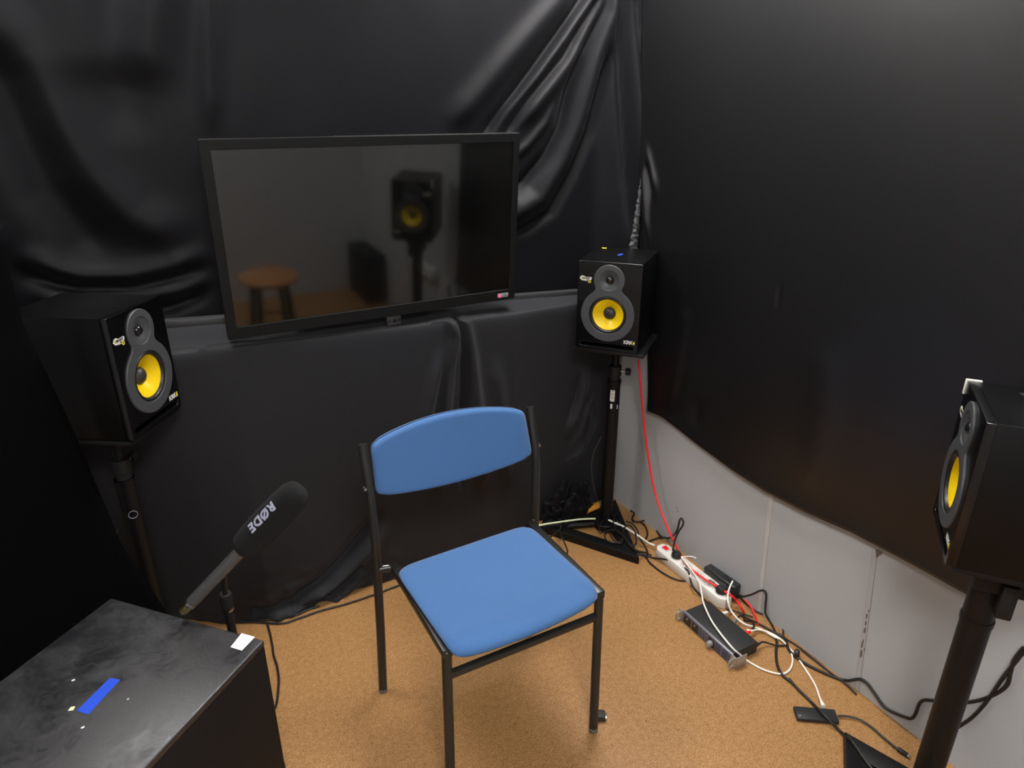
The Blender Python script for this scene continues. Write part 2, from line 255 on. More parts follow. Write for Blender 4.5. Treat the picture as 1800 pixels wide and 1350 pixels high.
# ------------------------------------------------------------------ mesh helpers
def rotz(a): return Matrix.Rotation(a, 4, 'Z')
class B:
    """collects simple shapes into one bmesh"""
    def __init__(s): s.bm = bmesh.new()
    def merge(s, t, M=None):
        if M is not None: bmesh.ops.transform(t, matrix=M, verts=t.verts)
        me = bpy.data.meshes.new('tmp'); t.to_mesh(me); t.free(); s.bm.from_mesh(me); bpy.data.meshes.remove(me); return s
    def box(s, x0, x1, y0, y1, z0, z1, bev=0., seg=2, M=None, skip=None):
        t = bmesh.new(); bmesh.ops.create_cube(t, size=1)
        bmesh.ops.scale(t, vec=(x1 - x0, y1 - y0, z1 - z0), verts=t.verts)
        bmesh.ops.translate(t, vec=((x0 + x1) / 2, (y0 + y1) / 2, (z0 + z1) / 2), verts=t.verts)
        if skip is not None:
            n = Vector(skip); bmesh.ops.delete(t, geom=[f for f in t.faces if f.normal.dot(n) > .9], context='FACES')
        if bev: bmesh.ops.bevel(t, geom=[e for e in t.edges if len(e.link_faces) == 2], offset=bev, segments=seg, profile=.5, affect='EDGES')
        return s.merge(t, M)
    def lathe(s, prof, n=32, M=None, cap0=False, cap1=False):
        """prof: (radius, height) along +Z"""
        t = bmesh.new(); rings = []
        for r, z in prof:
            if r < 1e-6: rings.append([t.verts.new((0, 0, z))])
            else: rings.append([t.verts.new((r * math.cos(2 * math.pi * i / n), r * math.sin(2 * math.pi * i / n), z)) for i in range(n)])
        for a, b in zip(rings, rings[1:]):
            for i in range(n):
                j = (i + 1) % n
                if len(a) == 1 and len(b) == 1: continue
                if len(a) == 1: t.faces.new((a[0], b[j], b[i]))
                elif len(b) == 1: t.faces.new((a[i], a[j], b[0]))
                else: t.faces.new((a[i], a[j], b[j], b[i]))
        if cap0 and len(rings[0]) > 1: t.faces.new(rings[0][::-1])
        if cap1 and len(rings[-1]) > 1: t.faces.new(rings[-1])
        bmesh.ops.recalc_face_normals(t, faces=t.faces)
        return s.merge(t, M)
    def cyl(s, p0, p1, r0, r1=None, n=20, bev=0.):
        p0, p1 = Vector(p0), Vector(p1); r1 = r0 if r1 is None else r1; L = (p1 - p0).length
        M = Matrix.Translation(p0) @ (p1 - p0).to_track_quat('Z', 'Y').to_matrix().to_4x4()
        pf = [(0, 0), (r0, 0), (r1, L), (0, L)] if not bev else [(0, 0), (r0 - bev, 0), (r0, bev), (r1, L - bev), (r1 - bev, L), (0, L)]
        return s.lathe(pf, n, M)
    def tube(s, pts, r, n=8, sub=6, caps=True, closed=False):
        P = smooth(pts, sub) if sub > 1 else [Vector(p) for p in pts]
        t = bmesh.new(); rings = []
        T = [(P[min(i + 1, len(P) - 1)] - P[max(i - 1, 0)]).normalized() for i in range(len(P))]
        up = Vector((0, 0, 1)) if abs(T[0].z) < .9 else Vector((1, 0, 0))
        N_ = (up - T[0] * up.dot(T[0])).normalized()
        for i, p in enumerate(P):
            N_ = (N_ - T[i] * N_.dot(T[i]))
            N_ = N_.normalized() if N_.length > 1e-6 else T[i].orthogonal().normalized()
            Bn = T[i].cross(N_); rr = r(i / (len(P) - 1)) if callable(r) else r
            rings.append([t.verts.new(p + rr * (math.cos(2 * math.pi * k / n) * N_ + math.sin(2 * math.pi * k / n) * Bn)) for k in range(n)])
        for a, b in zip(rings, rings[1:]):
            for k in range(n): t.faces.new((a[k], a[(k + 1) % n], b[(k + 1) % n], b[k]))
        if caps: t.faces.new(rings[0][::-1]); t.faces.new(rings[-1])
        return s.merge(t)
    def prism(s, poly, z0, z1, bev=0., M=None, seg=2):
        t = bmesh.new(); lo = [t.verts.new((x, y, z0)) for x, y in poly]; hi = [t.verts.new((x, y, z1)) for x, y in poly]; n = len(poly)
        t.faces.new(lo[::-1]); t.faces.new(hi)
        for i in range(n): t.faces.new((lo[i], lo[(i + 1) % n], hi[(i + 1) % n], hi[i]))
        bmesh.ops.recalc_face_normals(t, faces=t.faces)
        if bev:
            es = [e for e in t.edges if (abs(e.verts[0].co.z - e.verts[1].co.z) < 1e-6)]
            bmesh.ops.bevel(t, geom=es, offset=bev, segments=seg, profile=.5, affect='EDGES')
        return s.merge(t, M)
    def obj(s, name, m, parent=None, ang=40, loc=None, rz=0):
        me = bpy.data.meshes.new(name); s.bm.to_mesh(me); s.bm.free()
        me.materials.append(MATS[m] if isinstance(m, str) else m)
        me.shade_smooth(); me.set_sharp_from_angle(angle=R(ang))
        o = bpy.data.objects.new(name, me); COL.objects.link(o)
        if parent: o.parent = parent
        if loc is not None: o.location = loc
        if rz: o.rotation_euler.z = rz
        return o

def smooth(pts, sub=6):
    P = [Vector(p) for p in pts]
    if len(P) < 3: return P
    Q = [P[0] * 2 - P[1]] + P + [P[-1] * 2 - P[-2]]; out = []
    for i in range(1, len(Q) - 2):
        a, b, c, d = Q[i - 1:i + 3]
        for k in range(sub):
            t = k / sub
            out.append(.5 * ((2 * b) + (c - a) * t + (2 * a - 5 * b + 4 * c - d) * t * t + (3 * b - a - 3 * c + d) * t ** 3))
    out.append(P[-1]); return out

def tag(o, label, cat, group=None, kind=None):
    o['label'] = label; o['category'] = cat
    if group: o['group'] = group
    if kind: o['kind'] = kind
    return o
def thing(name, label, cat, loc=(0, 0, 0), rz=0, group=None):
    o = bpy.data.objects.new(name, None); COL.objects.link(o); o.location = loc; o.rotation_euler = (0, 0, rz)
    return tag(o, label, cat, group)
def struct(o, label=None):
    o['kind'] = 'structure'
    if label: o['label'] = label
    return o
def copy_tree(o, parent=None):
    c = o.copy(); COL.objects.link(c); c.parent = parent
    for ch in list(o.children): copy_tree(ch, c)
    return c

def flat_shape(outer, holes, half, bev=0., res=2):
    """filled outline with holes, extruded +-half along Z; returns a mesh"""
    cu = bpy.data.curves.new('shape', 'CURVE'); cu.dimensions = '2D'; cu.fill_mode = 'BOTH'; cu.extrude = half; cu.bevel_depth = bev; cu.bevel_resolution = res
    for loop in [outer] + holes:
        sp = cu.splines.new('POLY'); sp.points.add(len(loop) - 1); sp.use_cyclic_u = True
        for p, (x, y) in zip(sp.points, loop): p.co = (x, y, 0, 1)
    ob = bpy.data.objects.new('shape', cu); COL.objects.link(ob)
    dg = bpy.context.evaluated_depsgraph_get()
    me = bpy.data.meshes.new_from_object(ob.evaluated_get(dg)); bpy.data.objects.remove(ob); bpy.data.curves.remove(cu)
    return me
def text_mesh(s, size, half=.0003, off=0., shear=0., align='CENTER', spacing=1.):
    cu = bpy.data.curves.new('t', 'FONT'); cu.body = s; cu.size = size; cu.extrude = half; cu.offset = off; cu.shear = shear
    cu.align_x = align; cu.align_y = 'CENTER'; cu.space_character = spacing; cu.resolution_u = 3
    ob = bpy.data.objects.new('t', cu); COL.objects.link(ob)
    dg = bpy.context.evaluated_depsgraph_get()
    me = bpy.data.meshes.new_from_object(ob.evaluated_get(dg)); bpy.data.objects.remove(ob); bpy.data.curves.remove(cu)
    return me
def mesh_obj(name, me, m, parent=None, M=None, ang=40):
    if M is not None: me.transform(M)
    me.name = name; me.materials.clear(); me.materials.append(MATS[m] if isinstance(m, str) else m)
    me.shade_smooth(); me.set_sharp_from_angle(angle=R(ang))
    o = bpy.data.objects.new(name, me); COL.objects.link(o)
    if parent: o.parent = parent
    return o
def circle(cx, cy, r, n=48): return [(cx + r * math.cos(2 * math.pi * i / n), cy + r * math.sin(2 * math.pi * i / n)) for i in range(n)]
def rrect(x0, x1, y0, y1, r, n=6):
    out = []
    for cx, cy, a in ((x1 - r, y1 - r, 0), (x0 + r, y1 - r, 90), (x0 + r, y0 + r, 180), (x1 - r, y0 + r, 270)):
        for k in range(n + 1): out.append((cx + r * math.cos(R(a + 90 * k / n)), cy + r * math.sin(R(a + 90 * k / n))))
    return out

def grid_obj(name, P, m, parent=None, thick=.0015):
    """P: numpy array rows x cols x 3"""
    nr, nc, _ = P.shape
    idx = np.arange(nr * nc).reshape(nr, nc)
    f = np.stack([idx[:-1, :-1], idx[:-1, 1:], idx[1:, 1:], idx[1:, :-1]], -1).reshape(-1, 4)
    me = bpy.data.meshes.new(name); me.from_pydata(P.reshape(-1, 3).tolist(), [], f.tolist()); me.materials.append(MATS[m]); me.shade_smooth()
    o = bpy.data.objects.new(name, me); COL.objects.link(o)
    if parent: o.parent = parent
    if thick:
        md = o.modifiers.new('thickness', 'SOLIDIFY'); md.thickness = thick; md.offset = 0
    return o
def fold_field(folds, X, Y):
    D = np.zeros_like(X)
    for amp, sig, poly in folds:
        d2 = np.full_like(X, 1e9); s = np.zeros_like(X); s0 = 0.
        Ltot = sum(math.hypot(b[0] - a[0], b[1] - a[1]) for a, b in zip(poly, poly[1:]))
        for (ax, ay), (bx_, by_) in zip(poly, poly[1:]):
            vx, vy = bx_ - ax, by_ - ay; L2 = vx * vx + vy * vy + 1e-12
            t = np.clip(((X - ax) * vx + (Y - ay) * vy) / L2, 0, 1)
            dd = (X - ax - t * vx) ** 2 + (Y - ay - t * vy) ** 2
            near = dd < d2; s = np.where(near, s0 + t * math.sqrt(L2), s); d2 = np.where(near, dd, d2); s0 += math.sqrt(L2)
        fl = min(.12, Ltot * .4); fade = np.ones_like(X)
        for end, dist in ((poly[0], s), (poly[-1], Ltot - s)):      # folds run out softly inside the cloth
            if .1 < end[1] < 1.85 and not .93 < end[1] < 1.0:
                q = np.clip(dist / fl, 0, 1); fade = fade * q * q * (3 - 2 * q)
        D += amp * fade * np.exp(-d2 / (2 * sig * sig))
    return D
def npnoise(X, Y, s, seed=0.):
    return np.array([noise.noise(Vector((x * s, y * s, seed))) for x, y in zip(X.ravel(), Y.ravel())]).reshape(X.shape)
# ------------------------------------------------------------------ room shell
o = B().box(XL - .1, XR + .1, YF - .1, YB + .1, -.1, 0).obj('floor', M_FLOOR); struct(o, 'speckled tan linoleum floor')
o = B().box(XR, XR + .1, YF, YB + .1, 0, ZC).obj('wall_right', 'wall_paint'); struct(o, 'grey painted wall on the right')
WALL_R = o
o = B().box(XL, XR, YB, YB + .1, 0, ZC).obj('wall_back', 'wall_paint'); struct(o, 'grey wall behind the black cloths')
o = B().box(XL - .1, XL, YF, YB + .1, 0, ZC).obj('wall_left', 'wall_paint'); struct(o, 'grey wall on the left')
o = B().box(XL - .1, XR + .1, YF - .1, YF, 0, ZC).obj('wall_rear', 'wall_rear_paint'); struct(o, 'pale grey wall behind the viewer')
o = B().box(XL - .1, XR + .1, YF - .1, YB + .1, ZC, ZC + .1).obj('ceiling', 'ceiling_paint'); struct(o, 'white ceiling')

# joint strips of the wall boards
for i, (yb, yt, zt, w, m) in enumerate([(1.272, 1.300, 2.49, .017, 'seam_strip'), (.888, .930, 2.49, .015, 'seam_strip_grey'), (-.15, -.15, 2.49, .03, 'seam_strip')]):
    M = Matrix.Shear('XY', 4, (0, 0)); b = B().box(-.0022, .0, -w / 2, w / 2, .001, zt, .0007, 1)
    for v in b.bm.verts: v.co.y += yb + (yt - yb) * v.co.z / .47; v.co.x += XR
    t = struct(b.obj('trim_%d' % (i + 1), m), ['pale joint strip on the grey wall above the power strip', 'stained joint strip on the grey wall left of the right speaker stand', 'joint strip on the grey wall near the viewer'][i])
    if i == 1:
        for yy, zz, sx, sz in [(.910, .262, .005, .012), (.908, .238, .004, .010), (.906, .214, .005, .013), (.903, .165, .004, .02), (.900, .130, .006, .016), (.894, .152, .003, .006), (.9085, .282, .003, .006)]:
            pts = [(.65 * sx * (.7 + .5 * random.random()) * math.cos(a) , sz * (.6 + .5 * random.random()) * math.sin(a)) for a in [k * math.pi / 4 for k in range(8)]]
            Mx = Matrix(((0, 0, -1, XR - .0022), (1, 0, 0, yy), (0, 1, 0, zz), (0, 0, 0, 1)))
            B().prism(pts, 0, .0006, M=Mx).obj('stain', 'stain', t)
        Mx = Matrix(((0, 0, -1, XR - .0022), (1, 0, 0, .918), (0, 1, 0, .470), (0, 0, 0, 1)))
        B().prism([(-.010, .012), (.012, .010), (.004, -.014)], 0, .0012, M=Mx).obj('torn_tape', 'stain', t)
for yy, zz in ((1.722, .172), (1.716, .160), (.62, .05)):
    Mx = Matrix(((0, 0, -1, XR), (1, 0, 0, yy), (0, 1, 0, zz), (0, 0, 0, 1)))
    B().prism([(-.003, -.002), (.002, -.003), (.003, .002), (-.002, .003)], 0, .0006, M=Mx).obj('scuff', 'stain', WALL_R)

# ceiling lamps (out of frame, they light the room)
for x, y, lx, ly, e, lab in LAMPS:
    t = thing('ceiling_light_panel', lab, 'ceiling light', (x, y, ZC), 0, 'ceiling light panels')
    b = B()
    for a in ((-lx / 2 - .02, lx / 2 + .02, -ly / 2 - .02, -ly / 2), (-lx / 2 - .02, lx / 2 + .02, ly / 2, ly / 2 + .02), (-lx / 2 - .02, -lx / 2, -ly / 2, ly / 2), (lx / 2, lx / 2 + .02, -ly / 2, ly / 2)):
        b.box(*a, -.03, 0)
    b.obj('frame', 'lamp_frame', t)
    m = mat('lamp_light_%d' % round(e), (.8, .8, .8), .6, emit=(1.0, .965, .93), estr=e)
    B().box(-lx / 2, lx / 2, -ly / 2, ly / 2, -.022, -.012).obj('diffuser', m, t)

# ------------------------------------------------------------------ black cloths
def interp(v, xs, ys): return np.interp(v, xs, ys)
# upper cloth behind the screen, gathered in the right corner and swagging to the left
xs = np.linspace(-.95, 1.655, 330); zs = np.linspace(.90, 2.49, 210)
X, Zg = np.meshgrid(xs, zs)
D = fold_field(FOLDS['up'], X, Zg)
D += .006 * npnoise(X, Zg * .35, 3.0, 1.) + .0025 * npnoise(X, Zg * .5, 9., 4.)
yend = interp(Zg, [.5, .74, 1.10, 1.22, 1.37, 1.485, 1.63, 1.96, 2.5], [1.94, 1.97, 2.02, 2.035, 2.06, 2.065, 2.08, 2.10, 2.12])
base = 2.205 - (2.205 - yend) * np.clip((X - 1.50) / .15, 0, 1) ** 2
P = np.stack([X, np.minimum(base - D, 2.30), Zg], -1)
tag(grid_obj('back_curtain', P, 'cloth_black'), 'black cloth hung behind the screen, its folds gathered in the right corner', 'curtain')

# cloth over the ledge below the screen, down to the floor
zl = np.concatenate([np.full(10, 1.), np.linspace(1., 0., 130)])
us = np.linspace(0, 1, 330)
rows = []
for i in range(140):
    if i < 10:
        s = i / 9; z = None
    xl = -.40
    k = zl[i]
    zc_ = k * .98
    xe = -.245 + .012 * abs((zc_ - .36) / .06) if .30 < zc_ < .43 and i > 10 else -.40
    x = np.maximum(xl + (1.62 - xl) * us, xe)
    zt = .992 - .031 * x; zback = zt + .045 - .026 * x
    yb_ = interp(x, [-.4, -.15, 0, .15, .31, .456, .58, .9, 1.23, 1.4, 1.62], [2.22, 2.20, 2.09, 2.03, 2.04, 2.05, 2.042, 2.07, 2.12, 2.13, 2.14])
    yt_ = interp(x, [-.4, 1.1, 1.25, 1.62], [2.045, 2.05, 2.075, 2.12])
    if i < 10:
        yy = 2.185 + (yt_ - 2.185) * s; z = zback + (zt - zback) * s - .010 * s ** 6
        y = yy; w = np.full_like(x, s ** 3)
    else:
        t = 1 - k
        z = (zt - .012) * k + .004; rnd = np.exp(-t / .012)
        y = yt_ + (yb_ - yt_) * t ** 1.3 - .008 * (1 - rnd); w = np.full_like(x, 1.)
    Df = fold_field(FOLDS['low'], x, np.asarray(z))
    cr = np.exp(-np.asarray(z) / .06) * (np.exp(-((x - .22) / .22) ** 2) + .3)
    Df = Df + cr * (.028 * npnoise(x, np.asarray(z) * 1.6, 14., 3.) + .014 * npnoise(x, np.asarray(z) * 1.4, 34., 8.))
    Df = Df + .004 * npnoise(x, np.asarray(z) * .5, 3.2, 6.)
    rows.append(np.stack([x, y - Df * w, np.maximum(z + (.010 * npnoise(x, np.asarray(z), 10., 2.) * w if i < 10 else 0), .003)], -1))
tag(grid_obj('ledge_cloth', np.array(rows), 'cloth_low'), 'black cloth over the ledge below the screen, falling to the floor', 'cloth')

# thin ledge strip between the two cloths
b = B().box(-.32, 1.52, 2.150, 2.184, -.014, .014, .003)
for v in b.bm.verts: v.co.z += 1.034 - .0555 * v.co.x
tag(b.obj('ledge_strip', 'ledge_grey'), 'dark grey ledge strip running along the back between two black cloths', 'ledge')

# cloth covering the grey wall on the right
nu, nw = 230, 230
u, w = np.meshgrid(np.linspace(0, 1, nu), np.linspace(0, 1, nw))
z0 = .5 + 2 * w
yl = interp(z0, [.5, .74, 1.10, 1.22, 1.37, 1.485, 1.63, 1.96, 2.5], [1.915, 1.952, 2.018, 2.038, 2.069, 2.078, 2.092, 2.12, 2.14])
y = .655 + (yl - .655) * u
zb = interp(y, [.667, .827, .996, 1.15, 1.304, 1.45, 1.566, 1.649, 1.734, 1.82, 1.911, 2.1], [.516, .512, .503, .482, .474, .480, .492, .501, .514, .525, .518, .516])
z = zb + (2.49 - zb) * w
D = fold_field(FOLDS['right'], y, z) + .004 * npnoise(y, z * .5, 2.2, 5.)
D += .010 * np.exp(-(z - zb) / .05)
P = np.stack([1.630 - np.maximum(D, -.009), y, z], -1)
tag(grid_obj('wall_cloth', P, 'cloth_wall'), 'smooth black cloth covering the upper part of the grey right wall', 'curtain')

# dark cloth in the left corner, its edge in front of the left speaker
zs = np.linspace(1.385, 0., 120)
ez = interp(zs, [0, .33, .558, .785, .873, 1.18, 1.32, 1.385], [0, .33, .558, .785, .873, 1.18, 1.32, 1.385])
ex = interp(zs, [0, .33, .558, .785, .873, 1.18, 1.32, 1.385], [-.06, -.136, -.197, -.223, -.232, -.276, -.275, -.278])
L = np.linspace(0, 1, 60)
rows = [np.stack([ex[0] - .93 * L, 2.03 - .36 * L, 1.375 + 0 * L], -1)]
for i, zz in enumerate(zs):
    x = ex[i] - .93 * L; yy = 1.80 - .36 * L
    n_ = .015 * npnoise(x, np.full_like(x, zz * .4), 6., 9.)
    rows.append(np.stack([x, yy - n_ * np.minimum(1, L * 4), np.full_like(x, max(zz, .002)) - .012 * (1 if i == 0 else 0)], -1))
tag(grid_obj('corner_cloth', np.array(rows), 'cloth_dark'), 'dark cloth hanging in the left corner, its edge in front of the left speaker', 'cloth')

# crinkled strip in the right corner
n = 90; m_ = 14; rows = []
for i in range(n):
    t = i / (n - 1); c = Vector((1.632, 2.060, 1.40)).lerp(Vector((1.598, 2.050, 1.02)), t); r = .004 + .020 * t
    rows.append([[c.x + r * (1 + .5 * noise.noise(Vector((a * 1.2, t * 26, 1)))) * math.cos(a), c.y + .5 * r * math.sin(a) + .006 * noise.noise(Vector((a, t * 40, 5))), c.z] for a in np.linspace(0, 2 * math.pi, m_)])
tag(grid_obj('crinkled_cloth_strip', np.array(rows), 'cloth_crinkle', thick=0), 'crinkled black cloth strip in the corner above the centre speaker', 'cloth')

# heap of cloth beside the centre stand
n, m_ = 46, 90; rows = []
for i in range(n):
    ph = (i / (n - 1)) * math.pi / 2; row = []
    for a in np.linspace(0, 2 * math.pi, m_):
        a_ = a if a < 2 * math.pi - 1e-6 else 0
        d = Vector((math.cos(ph) * math.cos(a_), math.cos(ph) * math.sin(a_), math.sin(ph)))
        k = 1 + .34 * noise.noise(d * 2.2 + Vector((3, 1, 0))) - .38 * abs(noise.noise(d * 4.2)) + .05 * noise.noise(d * 9)
        row.append([1.365 + .120 * d.x * k, 2.062 + .050 * d.y * k, .003 + .19 * d.z * max(k, .3)])
    rows.append(row)
tag(grid_obj('cloth_heap', np.array(rows), 'cloth_black', thick=0), 'crumpled heap of black cloth on the floor beside the centre speaker stand', 'cloth')
# ------------------------------------------------------------------ television
n_al, n_be = R(3.5), R(2.0)
tv = thing('television', 'large flat television with a black bezel, dark and switched off', 'television', (.6305, 2.0305, 1.275))
tv.rotation_euler = (n_al, 0, n_be)   # leaning slightly forward
TW, TH = .945, .543
fr = flat_shape(rrect(-TW / 2, TW / 2, -TH / 2, TH / 2, .004), [rrect(-TW / 2 + .024, TW / 2 - .020, -TH / 2 + .033, TH / 2 - .024, .001, 2)], .006, .0015)
Mxz = Matrix(((1, 0, 0, 0), (0, 0, -1, 0), (0, 1, 0, 0), (0, 0, 0, 1)))   # XY outline -> XZ, +Z -> -Y
mesh_obj('bezel', fr, 'tv_bezel', tv, Mxz)
B().box(-TW / 2 + .022, TW / 2 - .018, -.0028, .006, -TH / 2 + .031, TH / 2 - .022).obj('screen', 'tv_screen', tv)
B().box(-TW / 2 + .002, TW / 2 - .002, .006, .030, -TH / 2 + .002, TH / 2 - .002, .004).box(-.30, .30, .030, .062, -.20, .19, .01).obj('back_shell', 'metal_black_dull', tv)
B().box(-TW / 2 + .35, TW / 2 - .001, -.005, .005, TH / 2 + .0010, TH / 2 + .0026).obj('top_highlight', 'tv_edge_highlight', tv)  # highlight on the top edge, put in as a paler strip
s = B().box(.004, .052, -.004, .022, -TH / 2 - .034, -TH / 2 + .002, .003).obj('sensor', 'sensor_grey', tv)
for x, r in ((.013, .0035), (.029, .0065), (.045, .004)):
    B().lathe([(0, 0), (r, 0), (r * .8, .0012), (r * .45, .0012), (r * .4, .0004), (0, .0004)], 16, Matrix.Translation((x, -.004, -TH / 2 - .018)) @ Matrix.Rotation(R(90), 4, 'X')).obj('sensor_lens', 'unit_window', s)
bd = B().box(.405, .447, -.0085, -.0060, -TH / 2 + .008, -TH / 2 + .023, .001).obj('badge', 'tv_badge', tv)
B().lathe([(0, 0), (.0048, 0), (.0048, .0012), (0, .0014)], 16, Matrix.Translation((.413, -.0085, -TH / 2 + .0150)) @ Matrix.Rotation(R(90), 4, 'X')).obj('power_light', 'led_red', bd)
mesh_obj('lettering', text_mesh('LG', .012, .0002), 'unit_black', bd, Matrix.Translation((.431, -.0088, -TH / 2 + .0155)) @ Mxz)
B().box(-.16, .16, .030, .075, -TH / 2 - .036, -TH / 2 + .10, .004).obj('foot', 'metal_black_dull', tv)

# ------------------------------------------------------------------ studio speakers
SW, SH, SD = .2217, .3127, .27
def fig8():
    r1, r2, z1, z2 = .0915, .0510, .1305, .2515; pts = []
    hw = .0420; a1 = math.acos(hw / r1) ; a2 = math.acos(min(1, hw / r2))
    zn = (z1 + r1 * math.sin(a1), z2 - r2 * math.sin(a2))
    for k in range(61): a = math.pi - a1 + (math.pi + 2 * a1) * k / 60; pts.append((r1 * math.cos(a), z1 + r1 * math.sin(a)))
    for k in range(41): a = -a2 + (math.pi + 2 * a2) * k / 40; pts.append((r2 * math.cos(a), z2 + r2 * math.sin(a)))
    # soften the neck
    out = list(pts)
    for _ in range(3):
        out = [((out[i - 1][0] + 2 * out[i][0] + out[(i + 1) % len(out)][0]) / 4, (out[i - 1][1] + 2 * out[i][1] + out[(i + 1) % len(out)][1]) / 4) if abs(out[i][1] - sum(zn) / 2) < .02 else out[i] for i in range(len(out))]
    return out
def make_speaker():
    t = thing('studio_speaker', 'x', 'speaker', (0, 0, 0), 0, 'studio speakers on stands')
    yf = -SD / 2
    B().box(-SW / 2, SW / 2, yf + .018, SD / 2, 0, SH, .003, 2, skip=(0, -1, 0)).obj('cabinet', 'spk_black', t)
    baf = flat_shape(rrect(-SW / 2 + .002, SW / 2 - .002, .002, SH - .002, .003), [circle(0, .1305, .067), circle(0, .2515, .036), rrect(-.097, .097, .0105, .0285, .0085)], .0075, .002)
    baf = mesh_obj('baffle', baf, 'spk_baffle', t, Matrix.Translation((0, yf + .0095, 0)) @ Mxz)
    B().box(-.094, .094, yf + .006, yf + .09, .0108, .0282, skip=(0, -1, 0)).obj('port', 'metal_black_dull', baf)
    fr_ = flat_shape(fig8(), [circle(0, .1305, .0670), circle(0, .2515, .036)], .0012, .0022, 3)
    fr_ = mesh_obj('driver_frame', fr_, 'spk_frame', t, Matrix.Translation((0, yf - .0018, 0)) @ Mxz)
    Mw = Matrix.Translation((0, yf, .1305)) @ Matrix.Rotation(R(90), 4, 'X')      # +Z of lathe -> -Y
    Mt = Matrix.Translation((0, yf, .2515)) @ Matrix.Rotation(R(90), 4, 'X')
    B().lathe([(.0678, .004), (.0672, .001), (.0660, -.003), (.0652, -.0025), (.0640, .0018), (.0615, .0042), (.0588, .0042), (.0562, .0018), (.0548, -.002), (.0535, -.004)], 64, Mw).obj('surround', 'spk_rubber', fr_, 60)
    B().lathe([(.0550, -.003), (.0530, -.0035), (.0450, -.0085), (.0350, -.0155), (.0270, -.0215), (.0200, -.0275)], 64, Mw).obj('cone', CONE, fr_, 60)
    B().lathe([(.0218, -.0262), (.0212, -.0235), (.0180, -.0180), (.0120, -.0140), (.0060, -.0122), (0, -.0117)], 40, Mw).obj('dust_cap', 'spk_cap', fr_, 60)
    B().lathe([(.0362, .0034), (.0340, .0030), (.0290, .0020), (.0240, .0004), (.0190, -.0022), (.0135, -.0050)], 48, Mt).obj('tweeter_dish', 'spk_frame', fr_, 60)
    B().lathe([(.0140, -.0060), (.0132, -.0020), (.0110, .0015), (.0075, .0042), (.0035, .0055), (0, .0058)], 32, Mt).obj('tweeter_dome', 'spk_dome', fr_, 60)
    # printed badges
    pl = lambda x, z, e=.0004: Matrix.Translation((x, yf - e, z)) @ Mxz
    b = mesh_obj('badge', flat_shape([(-.1040, .2520), (-.0985, .2600), (-.0900, .2605), (-.0845, .2565), (-.0640, .2575), (-.0605, .2545), (-.0640, .2470), (-.0800, .2480), (-.0800, .2440), (-.0850, .2455), (-.0900, .2440), (-.0970, .2445)], [], .0002), 'print_white', t, pl(0, 0))
    mesh_obj('badge_mark', flat_shape([(-.1000, .2522), (-.0965, .2570), (-.0895, .2570), (-.0860, .2535), (-.0885, .2480), (-.0950, .2480)], [], .0002), 'print_olive', b, pl(0, 0, .0008))
    mesh_obj('lettering', text_mesh('ROKIT', .0085, .0002, .0003), 'spk_black', b, pl(-.0790, .2525, .0012))
    mesh_obj('lettering', text_mesh('powered', .0045, .0002), 'print_white', b, pl(-.0790, .2437, .0006))
    d = mesh_obj('size_mark', flat_shape(circle(-.0685, .2415, .0050, 24), [], .0002), 'print_yellow', t, pl(0, 0))
    mesh_obj('lettering', text_mesh('6', .0085, .0002, .0002), 'spk_black', d, pl(-.0685, .2417, .0008))
    k = mesh_obj('lettering', text_mesh('KRK', .0185, .0002, .0003, 0., spacing=.88), 'print_white', t, pl(.0770, .0405))
    k['label'] = 'white KRK lettering'
    mesh_obj('logo_mark', flat_shape([(.0925, .0405), (.0995, .0480), (.0995, .0330)], [], .0002), 'print_yellow', t, pl(0, 0, .0006))
    return t
SPK = make_speaker()
def place_speaker(o, label, fx, fy, z, yaw):
    a = R(yaw); o.rotation_euler = (0, 0, a); o.location = (fx - math.sin(a) * SD / 2, fy + math.cos(a) * SD / 2, z); o['label'] = label
    return o
s_l = copy_tree(SPK); s_r = copy_tree(SPK); s_c = SPK
place_speaker(s_c, 'black studio speaker with yellow cone facing out from the corner, coloured tape on top', 1.351, 1.842, .831, -49.9)
place_speaker(s_l, 'black studio speaker with yellow cone standing left of the television', -.055, 1.852, .861, 56.9)
place_speaker(s_r, 'black studio speaker cut off by the right edge, seen from its side', 1.355, .646, .788, -142.2)
def chip(par, x, y, z, sx, sy, rz, m, name, t=.0006):
    o = B().box(-sx / 2, sx / 2, -sy / 2, sy / 2, 0, t).obj(name, m, par); o.location = (x, y, z); o.rotation_euler.z = R(rz); return o
chip(s_c, -.084, .102, SH, .016, .014, 25, 'tape_yellow', 'tape')['label'] = 'yellow tape piece'
chip(s_c, .000, .002, SH, .030, .013, 78, 'tape_blue', 'tape')['label'] = 'blue tape piece'
o = B().box(-SW / 2 - .0015, -SW / 2 + .004, -SD / 2 - .002, -SD / 2 + .026, SH - .001, SH + .003, .001).box(-SW / 2 - .0015, -SW / 2 + .004, -SD / 2 - .003, -SD / 2 + .001, SH - .030, SH + .003, .001).obj('corner_highlight', 'tape_white', s_r)  # glint of the bevelled front corner, built as a white L
o['label'] = 'painted white highlight on the front top corner'
chip(s_r, -.052, -.032, SH, .05, .028, 20, 'sensor_grey', 'sticker')

